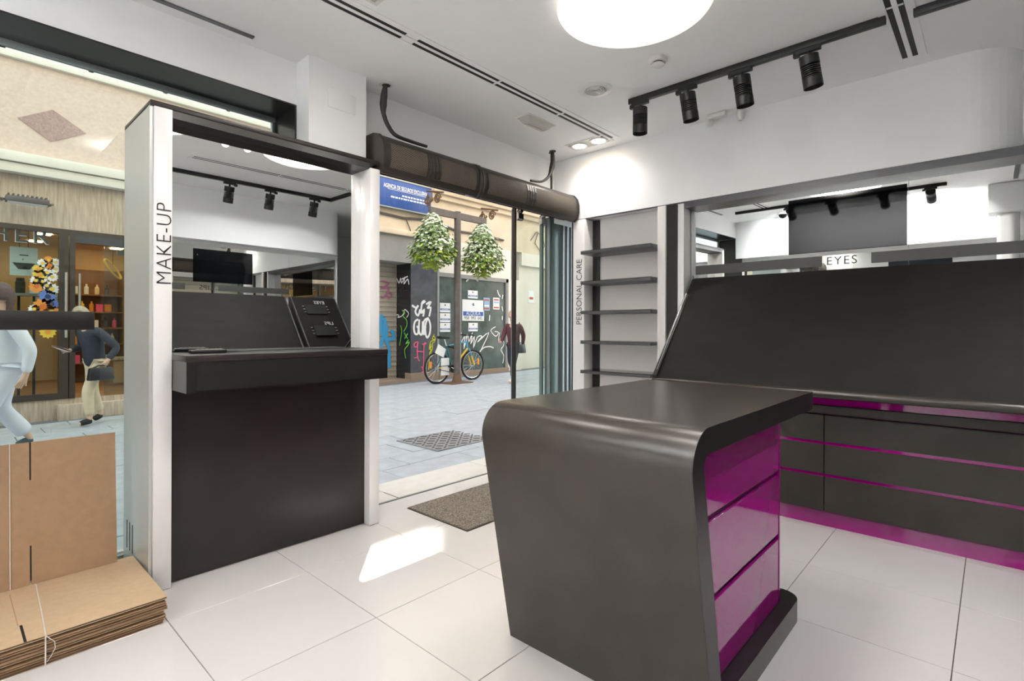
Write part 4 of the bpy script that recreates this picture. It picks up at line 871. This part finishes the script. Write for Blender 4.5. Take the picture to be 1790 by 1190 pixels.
strokes('yellow scrawled graffiti on pillar beside the bicycle wheel', [[(560,650),(540,690),(565,700),(525,720),(510,790),(530,800),(520,870)], [(545,720),(540,800),(515,830),(505,1000)], [(550,660),(570,690),(555,730)], [(530,740),(518,790),(535,760)]], o1, s1, .012, 'spray_yellow', val=pf)
sx_ = px0 - .004
strokes('white tag graffiti high on the black pillar side', [[(190,90),(215,140),(230,90),(240,140),(272,80),(262,150),(300,100),(312,155)], [(240,100),(300,75)]], o1, s1, .016, 'spray_white', 0, sx_)
strokes('grey faded tag graffiti below the white tag on black pillar side', [[(190,220),(225,180),(230,215),(265,175),(262,215),(310,205)]], o1, s1, .012, 'frosted_grey', 0, sx_)
strokes('green squiggle graffiti on the black pillar side', [[(245,410),(272,430),(255,470),(287,500),(292,560),(260,620)], [(230,560),(241,620),(220,760)], [(265,630),(300,690)], [(300,640),(270,690)], [(310,700),(280,740),(318,722),(300,760),(270,800),(280,885)]], o1, s1, .014, 'spray_green', 0, sx_)
strokes('small white scribble graffiti halfway down the black pillar side', [[(185,500),(190,455),(215,460),(200,480),(235,470),(262,440),(270,400),(310,440),(290,480)]], o1, s1, .010, 'spray_white', 0, sx_)
ysh = 10.415
strokes('pale blue block graffiti on the roller shutter', [[(40,450),(30,560),(45,660)], [(60,480),(90,600),(80,700),(110,780),(115,980)], [(70,490),(60,640),(40,720),(35,780)], [(130,610),(160,640),(155,710)], [(95,700),(150,690)]], o1, s1, .05, 'spray_blue', val=ysh)
strokes('mauve looped graffiti high on the roller shutter', [[(40,120),(112,140),(62,180),(30,190),(112,190),(62,280),(30,272)], [(100,230),(142,250),(112,290),(82,250),(100,230)]], o1, s1, .022, 'spray_mauve', val=ysh)
o2, s2 = (755, 480), .16816; pg = FY + .026
strokes('large white scribble graffiti on window behind the bicycle handlebar', [[(302,600),(302,700),(340,640),(330,770),(370,620),(382,700),(420,600),(402,720),(440,640),(430,760),(470,650),(520,640),(472,700),(590,600),(500,800)], [(495,800),(540,757),(600,747),(640,762)]], o2, s2, .016, 'spray_white', val=pg)
strokes('white lettered graffiti at right side of the dark window', [[(660,540),(610,580),(662,640),(690,600),(652,590)], [(702,600),(690,690),(735,620)], [(690,700),(742,690),(742,740),(715,780),(745,840),(735,920)]], o2, s2, .014, 'spray_white', val=pg)
strokes('white paint flecks along right edge of the dark window', [[(680,160),(690,200),(710,230)], [(735,210),(728,250)], [(725,330),(735,380)], [(730,430),(728,470)], [(600,420),(595,480)], [(355,70),(405,20)], [(440,40),(480,65)]], o2, s2, .02, 'spray_white', val=pg)
def poster(u0, v0, u1, v1, label, blue, m='paper_white', big=False):
    x0, x1, z0, z1 = rectbox(u0, v0, u1, v1, FY + .022); t = thing('poster', label, 'poster', ((x0 + x1) / 2, FY + .022, z0), 'papers on the closed shop window')
    MB().box(x0, x1, FY + .020, FY + .028, z0, z1).build('sheet', m, t); h = z1 - z0; w = x1 - x0; y0_, y1_ = FY + .0185, FY + .0199
    if blue:
        a, b = (.24, .44) if big else (.22, .40)
        MB().box(x0 + .04 * w, x1 - .04 * w, y0_, y1_, z0 + a * h, z0 + b * h).build('band', 'paper_blue', t)
        MB().cyl(((x0 + x1) / 2, y0_, z0 + .78 * h), ((x0 + x1) / 2, y1_, z0 + .78 * h), .07 * h if big else .1 * h, n=12).build('emblem', 'paper_blue' if big else 'iron_rust', t)
        if big:
            MB().cyl(((x0 + x1) / 2 + .02, y0_ - .001, z0 + .79 * h), ((x0 + x1) / 2 + .02, y0_ - .0001, z0 + .79 * h), .035 * h, n=10).build('emblem', 'petal_yellow', t)
            text('lettering', 'ALQUILA', .13, 'print_white', t, ((x0 + x1) / 2, y0_ - .001, z0 + .275 * h), (1, 0, 0), (0, 0, 1), depth=.0005, align='CENTER', sx=.95)
            for q, d3 in enumerate(('958', '993', '642')): text('lettering', d3, .12, 'frosted_grey', t, ((x0 + x1) / 2 + (q - 1) * .235, y0_ - .001, z0 + .06 * h), (1, 0, 0), (0, 0, 1), depth=.0005, align='CENTER', sx=.92)
        else:
            for q in range(5): MB().box(x0 + (.16 + q * .14) * w, x0 + (.25 + q * .14) * w, y0_ - .001, y0_ - .0001, z0 + .27 * h, z0 + .35 * h).build('fine_print', 'print_white', t)
    else:
        for q in range(4): MB().box(x0 + .1 * w, x1 - .1 * w, y0_, y1_, z0 + (.1 + q * .22) * h, z0 + (.22 + q * .22) * h).build('print_block', ['paper_red', 'paper_white', 'paper_sky', 'paper_red'][q], t)
poster(769, 529, 787, 546, 'top of three small white papers in the left window column', True)
poster(769, 547, 787, 563, 'middle of three small white papers in the left window column', True)
poster(769, 564, 787, 580, 'bottom of three small white papers in the left window column', True)
poster(818, 507, 835, 522, 'small white paper just above the large ALQUILA sheet', True)
poster(819, 564, 835, 579, 'small white paper just below the large ALQUILA sheet', True)
poster(808, 523, 846, 561, 'large white sheet reading ALQUILA with telephone number', True, big=True)
poster(845, 520, 856, 543, 'torn reddish flyer next to the large ALQUILA sheet', False, 'paper_sky'); poster(862, 520, 873, 541, 'torn blue and red flyer, right of the reddish flyer', False, 'paper_white')
# wrought iron wall brackets
for u_, v_, lb_ in ((750, 352, 'ornate wrought-iron wall bracket beside the blue sign'), (845, 381, 'ornate wrought-iron wall bracket above the right hanging plant')):
    p = P(u_, v_, FY - .45); t = thing('wall_bracket', lb_, 'bracket', (p.x, FY - .3, p.z))
    yy = FY - .37
    MB().tube([(p.x + .0, FY - .37, p.z + .25), (p.x, FY - .6, p.z + .2), (p.x, FY - .95, p.z + .12)], .025, 6).build('arm', 'iron_rust', t, smooth=True)
    MB().tube([(p.x, FY - .42 - .16 * k / 24 * math.cos(k * .55), p.z + .02 + .17 * (1 - k / 30) * math.sin(k * .55)) for k in range(25)], .02, 6).build('scroll', 'iron_rust', t, smooth=True)
    MB().tube([(p.x, FY - .75 - .12 * (1 - k / 26) * math.cos(k * .55), p.z + .02 + .12 * (1 - k / 30) * math.sin(k * .55)) for k in range(25)], .018, 6).build('scroll', 'iron_rust', t, smooth=True)

# ---- lamp-post style T post with two hanging ivy planters
pb = PX(799, 669, 2, gz(7.9)); YP = pb.y
tp = thing('planter_post', 'grey iron post with crossbar carrying two hanging planters', 'post', (pb.x, YP, gz(pb.x)))
zt2 = PX(803, 371, 1, YP).z; g0 = gz(pb.x)
MB().cyl((pb.x, YP, g0 + .02), (pb.x, YP, zt2), .075, n=12).build('pole', 'iron_grey', tp, smooth=True)
MB().lathe([(.12, g0 + .02), (.085, g0 + .16), (.08, g0 + .2)], (pb.x, YP, 0), 14).build('pole_base', 'iron_rust', tp, smooth=True); MB().box(pb.x - .3, pb.x + .3, YP - .2, YP + .2, g0 - .01, g0 + .02).build('base_plate', 'iron_rust', tp)
c1, c2 = PX(757, 405, 1, YP), PX(843, 425, 1, YP)
MB().box(c1.x - .1, c2.x + .1, YP - .04, YP + .04, zt2 - .16, zt2 - .02).build('crossbar', 'iron_grey', tp)
leafmesh = {}
def ivy(cp, label, seed):
    rr = random.Random(seed); t = thing('hanging_planter', label, 'hanging plant', (cp.x, YP, cp.z), 'hanging ivy planters'); zt_ = zt2 - .17; zb = cp.z - .62
    MB().cyl((cp.x, YP, zt_ + .0), (cp.x, YP, zt_ - .25), .012, n=6).build('hanger', 'iron_grey', t); MB().lathe([(.12, zt_ - .75), (.2, zt_ - .45)], (cp.x, YP, 0), 14).build('basket', 'shop_dark', t)
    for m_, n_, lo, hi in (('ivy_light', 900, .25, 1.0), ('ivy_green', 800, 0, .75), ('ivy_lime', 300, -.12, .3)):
        mb = MB()
        for _ in range(n_):
            f = lo + (hi - lo) * rr.random(); f2 = max(0, min(1, f)); z = zb + (zt_ - zb) * f + rr.uniform(-.05, .05)
            rad = (.46 * (1 - f2) ** .7 + .05) * (1 + .16 * math.sin(3 * z * 5 + seed) * math.sin(2.0 * _ * .37 + seed)) * (.55 if f < 0 else 1) * (1 - .25 * max(0, .18 - f) / .18) * rr.uniform(.72, 1.16); a = rr.uniform(0, 2 * math.pi)
            p = Vector((cp.x + rad * math.cos(a), YP + rad * math.sin(a), z)); out = Vector((math.cos(a), math.sin(a), .5)).normalized()
            side = Vector((-math.sin(a), math.cos(a), rr.uniform(-.6, .6))).normalized(); dn = (out.cross(side) * (-1 if out.cross(side).z > 0 else 1) + out * rr.uniform(.1, .8)).normalized(); s = rr.uniform(.028, .055)
            mb.add([p, p + side * s * .8 + dn * s * .7, p + dn * s * 1.9, p - side * s * .8 + dn * s * .7], [(0, 1, 2, 3)])
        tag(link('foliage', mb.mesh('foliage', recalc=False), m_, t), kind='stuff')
ivy(c1, 'left hanging ivy planter, larger with long trailing tips', 1); ivy(c2, 'right hanging ivy planter on the crossbar end', 2)

# ---- bicycle leaning behind the post
YBK = YP + .22
wa, wb_ = PX(764, 643, 1, YBK), PX(826, 637, 1, YBK); R_ = .335
A_ = Vector((wa.x, YBK, gz(wa.x) + R_ + .012)); B_ = Vector((wb_.x, YBK, gz(wb_.x) + R_ + .012)); off = B_.x - A_.x
bk = thing('bicycle', 'blue and yellow bicycle leaning at the iron post', 'bicycle', ((A_.x + B_.x) / 2, YBK, gz(A_.x)))
def bt(pts, r, nm, m): return MB().tube(pts, r, 8).build(nm, m, bk, smooth=True)
for C_ in (A_, B_):
    n = 40; mb = MB().tube([C_ + Vector((R_ * math.cos(s), 0, R_ * math.sin(s))) for s in [2 * math.pi * k / n for k in range(n + 1)]], .024, 8); w_ = mb.build('wheel', 'rubber', bk, smooth=True)
    MB().tube([C_ + Vector(((R_ - .03) * math.cos(s), 0, (R_ - .03) * math.sin(s))) for s in [2 * math.pi * k / n for k in range(n + 1)]], .011, 6).build('rim', 'chrome', w_, smooth=True)
    sp_ = MB()
    for k in range(18):
        s = 2 * math.pi * k / 18; sp_.tube([C_ + Vector((0, .015 * (-1) ** k, 0)), C_ + Vector(((R_ - .03) * math.cos(s), 0, (R_ - .03) * math.sin(s)))], .0022, 4)
    sp_.cyl(C_ + Vector((0, -.05, 0)), C_ + Vector((0, .05, 0)), .022, n=10); sp_.build('spokes', 'chrome', w_)
    MB().box(C_.x + .18 * (1 if C_ is B_ else -1) - .025, C_.x + .18 * (1 if C_ is B_ else -1) + .025, YBK - .012, YBK + .012, C_.z + .0, C_.z + .14).build('reflector', 'petal_orange', w_)
BB = A_ + Vector((.43, 0, -.04)); ST = A_ + Vector((.26, 0, .46)); HT = A_ + Vector((off - .20, 0, .56)); HB = A_ + Vector((off - .16, 0, .40))
bt([BB, ST], .018, 'seat_tube', 'bike_teal'); bt([ST, HT], .018, 'top_tube', 'bike_blue'); bt([BB, HB], .021, 'down_tube', 'petal_yellow'); bt([HT, HB], .02, 'head_tube', 'bike_blue')
for s in (-1, 1):
    bt([A_ + Vector((0, .05 * s, 0)), ST + Vector((.02, .02 * s, -.04))], .010, 'seat_stay', 'bike_teal'); bt([A_ + Vector((0, .05 * s, 0)), BB + Vector((0, .03 * s, 0))], .011, 'chain_stay', 'petal_yellow' if s < 0 else 'bike_teal')
    fm = HB + (B_ - HB) * .45; bt([HB + Vector((0, .055 * s, 0)), fm + Vector((0, .055 * s, 0))], .015, 'fork', 'bike_blue'); bt([fm + Vector((0, .055 * s, 0)), B_ + Vector((0, .055 * s, 0))], .020, 'fork_slider', 'petal_yellow')
    cr = Vector((.14 * s, .07 * s, -.06 * s)); bt([BB + Vector((0, .06 * s, 0)), BB + cr], .010, 'crank', 'chrome'); p = BB + cr; MB().box(p.x - .05, p.x + .05, p.y - .01 + .05 * s - .04, p.y + .05 * s + .04, p.z - .012, p.z + .012).build('pedal', 'black_metal', bk)
MB().lathe([(.0, -.004), (.095, -.004), (.095, .004), (0, .004)], BB + Vector((0, -.06, 0)), 24, 'y').build('chainring', 'black_metal', bk)
bt([A_ + Vector((0, -.06, .03)), BB + Vector((0, -.06, .09))], .006, 'chain', 'black_metal'); bt([A_ + Vector((0, -.06, -.03)), BB + Vector((0, -.06, -.09))], .006, 'chain', 'black_metal')
bt([ST, ST + Vector((-.06, 0, .16))], .013, 'seat_post', 'chrome'); sc_ = ST + Vector((-.06, 0, .17))
mb = MB(); mb.add([sc_ + Vector(v) for v in ((-.14, -.075, .0), (-.14, .075, .0), (-.02, .05, 0), (.15, .015, 0), (.15, -.015, 0), (-.02, -.05, 0), (-.15, -.07, .06), (-.15, .07, .06), (-.02, .045, .045), (.16, .012, .04), (.16, -.012, .04), (-.02, -.045, .045))], [(0, 1, 2, 3, 4, 5), (6, 7, 8, 9, 10, 11)] + [(i, (i + 1) % 6, 6 + (i + 1) % 6, 6 + i) for i in range(6)]); mb.build('saddle', 'rubber', bk, bev=.012)
bt([HT, HT + Vector((-.02, 0, .12))], .014, 'stem', 'chrome'); hb = HT + Vector((.04, 0, .14)); bt([HT + Vector((-.02, 0, .11)), hb], .013, 'stem', 'chrome'); bt([hb + Vector((-.10, -.29, .01)), hb + Vector((-.03, -.15, .01)), hb, hb + Vector((-.03, .15, .01)), hb + Vector((-.10, .29, .01))], .012, 'handlebar', 'black_metal')
for s in (-1, 1): bt([hb + Vector((-.07, .22 * s, .01)), hb + Vector((-.11, .31 * s, .01))], .017, 'grip', 'rubber')
bt([ST + Vector((.0, -.04, .0)), ST + Vector((.12, -.14, -.02)), ST + Vector((.24, -.10, -.06)), ST + Vector((.22, .02, -.04))], .026, 'lock', 'rubber')
np_ = ST + Vector((-.22, -.05, -.08)); MB().add([np_ + Vector(v) for v in ((-.14, 0, -.05), (.1, 0, -.16), (.17, 0, .02), (-.04, 0, .14), (-.14, .006, -.05), (.1, .006, -.16), (.17, .006, .02), (-.04, .006, .14))], [(0, 1, 2, 3), (4, 5, 6, 7), (0, 1, 5, 4), (1, 2, 6, 5), (2, 3, 7, 6), (3, 0, 4, 7)]).build('paper_notice', 'paper_white', bk)
MB().box(np_.x + .03, np_.x + .26, np_.y - .003, np_.y + .003, np_.z - .55, np_.z - .17).build('paper_notice', 'paper_white', bk)

# ============================================================ PEOPLE
def skin_mesh(name, verts, edges, radii, sub=2):
    me = bpy.data.meshes.new(name); me.from_pydata([tuple(v) for v in verts], edges, []); o = bpy.data.objects.new(name, me); COL.objects.link(o)
    sk = o.modifiers.new('skin', 'SKIN'); sk.use_smooth_shade = True
    for i, r in enumerate(radii):
        d = me.skin_vertices[0].data[i]; d.radius = (r, r) if not isinstance(r, tuple) else r; d.use_root = (i == 0)
    ss = o.modifiers.new('sub', 'SUBSURF'); ss.levels = sub; ss.render_levels = sub
    dg = bpy.context.evaluated_depsgraph_get(); out = bpy.data.meshes.new_from_object(o.evaluated_get(dg)); bpy.data.objects.remove(o); bpy.data.meshes.remove(me)
    out.name = name; out.materials.clear(); out.polygons.foreach_set('use_smooth', [True] * len(out.polygons)); return out
def person(label, loc, face, H, J, cloth, hair_m, hair_len, coat_len=.46, bag=None):
    """J: joints as (forward, left, up) in units of the height; face: walking direction (radians)"""
    f = Vector((math.cos(face), math.sin(face), 0)); l = Vector((-f.y, f.x, 0)); up_ = Vector((0, 0, 1)); base = Vector(loc)
    W = lambda t: base + (f * t[0] + l * t[1] + up_ * t[2]) * H
    root = thing('person', label, 'person', loc)
    ch = {}
    def chain(spec, nm, m, par=root, sub=2):
        vs, es, rr, ids = [], [], [], {}
        for a, b in spec:
            for n_ in (a, b):
                key = n_[0]
                if key not in ids: ids[key] = len(vs); vs.append(W(n_[1])); rr.append(n_[2] * H)
            es.append((ids[a[0]], ids[b[0]]))
        return link(nm, skin_mesh(nm, vs, es, rr, sub), m, par)
    j = lambda k, r, key=None: (key or k, J[k], r)
    lerp = lambda a, b, t: tuple(J[a][i] * (1 - t) + J[b][i] * t for i in range(3))
    # body: one continuous skin surface
    spec = [(j('pelvis', .062), j('chest', .066)), (j('chest', .066), j('neck', .030)), (j('neck', .030), j('skull', .040))]
    for s in 'LR':
        spec += [(j('chest', .066), j('sh' + s, .030)), (j('sh' + s, .030), j('el' + s, .022)), (j('el' + s, .022), j('wr' + s, .014)), (j('pelvis', .062), j('hip' + s, .046)), (j('hip' + s, .046), j('kn' + s, .032)), (j('kn' + s, .032), j('an' + s, .02)), (j('an' + s, .02), j('toe' + s, .018))]
        wr, el, tip = Vector(J['wr' + s]), Vector(J['el' + s]), Vector(J['hand' + s]); d = (tip - wr).normalized(); pal = tuple(wr + (tip - wr) * .5)
        side = d.cross(Vector((0, 1, 0)) if abs(d.y) < .8 else Vector((1, 0, 0))).normalized()
        spec += [(j('wr' + s, .014), ('pal' + s, pal, .0165))]
        cu = Vector((0, -1 if s == 'L' else 1, 0)) * .25
        for q in range(4):
            b0 = Vector(pal) + side * (q - 1.5) * .0085 + d * .012; b1 = b0 + (d + cu * .3).normalized() * (.016 + .003 * (1.5 - abs(q - 1.5))); b2 = b1 + (d + cu * 1.6).normalized() * .014
            spec += [(('pal' + s, pal, .0165), (f'f{q}{s}a', tuple(b0), .0052)), ((f'f{q}{s}a', tuple(b0), .0052), (f'f{q}{s}b', tuple(b1), .0048)), ((f'f{q}{s}b', tuple(b1), .0048), (f'f{q}{s}c', tuple(b2), .0042))]
        th = Vector(pal) + side * -.018 + d * .004; th2 = th + (d + side * -.6).normalized() * .018
        spec += [(('pal' + s, pal, .0165), (f't{s}a', tuple(th), .006)), ((f't{s}a', tuple(th), .006), (f't{s}b', tuple(th2), .005))]
    body = chain(spec, 'body', 'skin_tone')
    # head: shaped ellipsoid with brow, nose, chin and ears, joined into the body mesh
    hd = J['head']; lk = Vector(J['look']).normalized(); c = W(hd); fx = (f * lk.x + l * lk.y + up_ * lk.z).normalized(); sd = up_.cross(fx).normalized(); tu = fx.cross(sd)
    bm = bmesh.new(); bmesh.ops.create_uvsphere(bm, u_segments=20, v_segments=14, radius=1)
    for v in bm.verts:
        x, y, z = v.co; jaw = 1 - .25 * max(0, -z) ** 1.5
        X_, Y_, Z_ = x * .052 * (1 if x > 0 else 1.1), y * .042 * jaw, z * .066
        if x > .75 and abs(y) < .3 and -.45 < z < .15: X_ += .012 * (1 - abs(y) / .3) * (1 - abs(z + .15) / .35 if abs(z + .15) < .35 else 0)
        if x > .6 and .05 < z < .3 and .2 < abs(y) < .55: X_ -= .006
        if abs(y) > .93 and abs(z) < .3 and abs(x) < .35: Y_ *= 1.12
        v.co = c + (fx * X_ + sd * Y_ + tu * Z_) * H
    hm = bpy.data.meshes.new('head'); bm.to_mesh(hm); bm.free()
    bm = bmesh.new(); bm.from_mesh(body.data); bm.from_mesh(hm); bmesh.ops.translate(bm, verts=bm.verts, vec=(0, 0, 0)); bm.to_mesh(body.data); bm.free(); body.data.polygons.foreach_set('use_smooth', [True] * len(body.data.polygons))
    for s in (-1, 1): 
        p = c + (fx * .0455 + sd * .018 * s + tu * .008) * H; MB().lathe([(0, -.006), (.004, -.004), (.005, 0), (.004, .004), (0, .006)], p, 8).build('eye', 'print_black', body)
    p = c + (fx * .047 - tu * .033) * H; MB().tube([p - sd * .014 * H, p + fx * .003 * H, p + sd * .014 * H], .0035, 6).build('mouth', 'spray_mauve', body)
    # hair shell
    bm = bmesh.new(); bmesh.ops.create_uvsphere(bm, u_segments=22, v_segments=16, radius=1); kill = [v for v in bm.verts if v.co.x > .45 and v.co.z < .45 or v.co.z < -.35 - hair_len * 0 and v.co.x > -.1]
    bmesh.ops.delete(bm, geom=kill, context='VERTS')
    for v in bm.verts:
        x, y, z = v.co; drop = hair_len * max(0, -z + .2) * (1 if x < .35 else .3); jit = 1 + .04 * math.sin(9 * y + 7 * z)
        v.co = c + (fx * (x * .060 * jit - .004) + sd * y * .052 * jit + tu * (z * .073 + .003 - drop * .09)) * H
    hm = bpy.data.meshes.new('hair'); bm.to_mesh(hm); bm.free(); hm.polygons.foreach_set('use_smooth', [True] * len(hm.polygons)); ho = link('hair', hm, hair_m, root); so = ho.modifiers.new('thick', 'SOLIDIFY'); so.thickness = .012
    # jacket
    hem = lerp('pelvis', 'chest', -.1); sp = [(('hem', (J['pelvis'][0], J['pelvis'][1], coat_len), .080), ('waist', lerp('pelvis', 'chest', .35), .082)), (('waist', lerp('pelvis', 'chest', .35), .082), j('chest', .084)), (j('chest', .084), ('coll', lerp('chest', 'neck', .72), .046))]
    for s in 'LR': sp += [(j('chest', .084), j('sh' + s, .042)), (j('sh' + s, .042), j('el' + s, .034)), (j('el' + s, .034), ('cuff' + s, lerp('el' + s, 'wr' + s, .92), .024))]
    chain(sp, 'jacket', cloth[0])
    sp = []
    for s in 'LR': sp += [(j('pelvis', .060), j('hip' + s, .054)), (j('hip' + s, .054), j('kn' + s, .046)), (j('kn' + s, .046), ('hemt' + s, lerp('kn' + s, 'an' + s, .88), cloth[3]))]
    chain(sp, 'trousers', cloth[1])
    for s in 'LR':
        a, t_ = Vector(J['an' + s]), Vector(J['toe' + s]); heel = a - (t_ - a).normalized() * .015
        chain([(('h', tuple(heel + Vector((0, 0, -.012))), .024), ('m', tuple((a + t_) / 2), .027)), (('m', tuple((a + t_) / 2), .027), ('t', tuple(t_), .021))], 'shoe', cloth[2])
    return root, W
def walk(step=.15, lift=0.08, el=None, lean=.02):
    return dict(pelvis=(0, 0, .53), chest=(lean, 0, .72), neck=(lean + .015, 0, .825), skull=(lean + .03, 0, .90), head=(lean + .035, 0, .925), look=(1, 0, 0),
        shL=(lean, .105, .79), shR=(lean, -.105, .79), elL=(-.05, .13, .64), elR=(.06, -.13, .64), wrL=(-.02, .13, .50), wrR=(.16, -.11, .55), handL=(0, .125, .435), handR=(.22, -.10, .58),
        hipL=(0, .05, .50), hipR=(0, -.05, .50), knL=(.09, .05, .285), knR=(.0, -.05, .285), anL=(step, .05, .045), anR=(-step, -.05, .045 + lift), toeL=(step + .085, .055, .022), toeR=(-step + .06, -.055, .02 + lift * .3))
# woman in dark jacket and cream trousers walking left, papers and bag in hand
g = gz(1.43); J = walk(.07, .02, lean=.05)
J.update(look=(1, 0, -.55), head=(.11, 0, .915), skull=(.095, 0, .895), neck=(.075, 0, .825), chest=(.045, 0, .72), shL=(.05, .105, .79), shR=(.05, -.105, .79),
    elR=(.02, -.15, .64), wrR=(.17, -.06, .62), handR=(.23, -.03, .63), elL=(-.07, .17, .645), wrL=(.0, .16, .535), handL=(.04, .145, .49))
pr1, W1 = person('person in dark jacket and cream trousers holding papers, walking left', (1.44, 8.95, g), math.radians(200), 1.60, J, ('jacket_navy', 'trousers_cream', 'rubber', .034), 'hair_greyblond', .25, .46)
pp = W1((.235, .0, .63)); t = thing('papers', 'white papers held by the person in the dark jacket', 'papers', pp)
for k in range(3): MB().add([W1((.20 + .01 * k, -.05, .612 + .006 * k)), W1((.30, -.04, .66 + .006 * k)), W1((.31, .05, .655 + .006 * k)), W1((.20, .04, .612 + .006 * k))], [(0, 1, 2, 3)]).build('sheet', ['paper_white', 'paper_red', 'paper_white'][k], t)
pp = W1((.06, .16, .42)); t = thing('handbag', 'black leather handbag held by the person in the dark jacket', 'handbag', pp)
def slab8(W, c, a, b, h): return MB().add([W((c[0] + sx * a * (1 - .12 * (sz > 0)), c[1] + sy * b * (1 - .4 * (sz > 0)), c[2] + sz * h)) for sz in (-1, 1) for sx, sy in ((-1, -1), (1, -1), (1, 1), (-1, 1))], [(0, 3, 2, 1), (4, 5, 6, 7), (0, 1, 5, 4), (1, 2, 6, 5), (2, 3, 7, 6), (3, 0, 4, 7)])
slab8(W1, (.05, .155, .43), .095, .03, .052).build('bag_body', 'bag_black', t, bev=.015); MB().tube([W1((-.03, .155, .475)), W1((.01, .15, .495)), W1((.06, .15, .50)), W1((.12, .155, .475))], .01, 6).build('strap', 'bag_black', t, smooth=True)
# person all in white at the left edge
J = walk(.13, .07, lean=.0); J.update(look=(1, .1, -.05), elL=(-.08, .15, .62), wrL=(-.06, .15, .48), handL=(-.03, .145, .42), anR=(-.10, -.05, .10), knR=(.03, -.05, .29), toeR=(-.03, -.05, .06))
person('person all in white coat and trousers passing close to the window', (.47, 7.2, gz(.5)), math.radians(180), 1.76, J, ('coat_white', 'trousers_white', 'shoe_teal', .05), 'hair_brown', .5, .42)
# person in maroon jacket behind the glass door
J = walk(.12, .06, lean=.01)
pr3, W3 = person('person in maroon jacket and dark jeans walking behind the glass door', (8.62, 7.85, gz(8.6)), math.radians(190), 1.60, J, ('jacket_maroon', 'jeans_dark', 'shoe_white', .026), 'hair_blond', .45, .45)
t = thing('handbag', 'dark shoulder bag carried by the person in maroon jacket', 'handbag', W3((.02, .2, .45)))
slab8(W3, (.06, .17, .47), .07, .03, .06).build('bag_body', 'bag_black', t, bev=.012); MB().tube([W3((.0, .17, .53)), W3((.0, .13, .72)), W3((.02, .10, .83)), W3((.07, .13, .70)), W3((.12, .17, .53))], .008, 6).build('strap', 'bag_black', t, smooth=True)
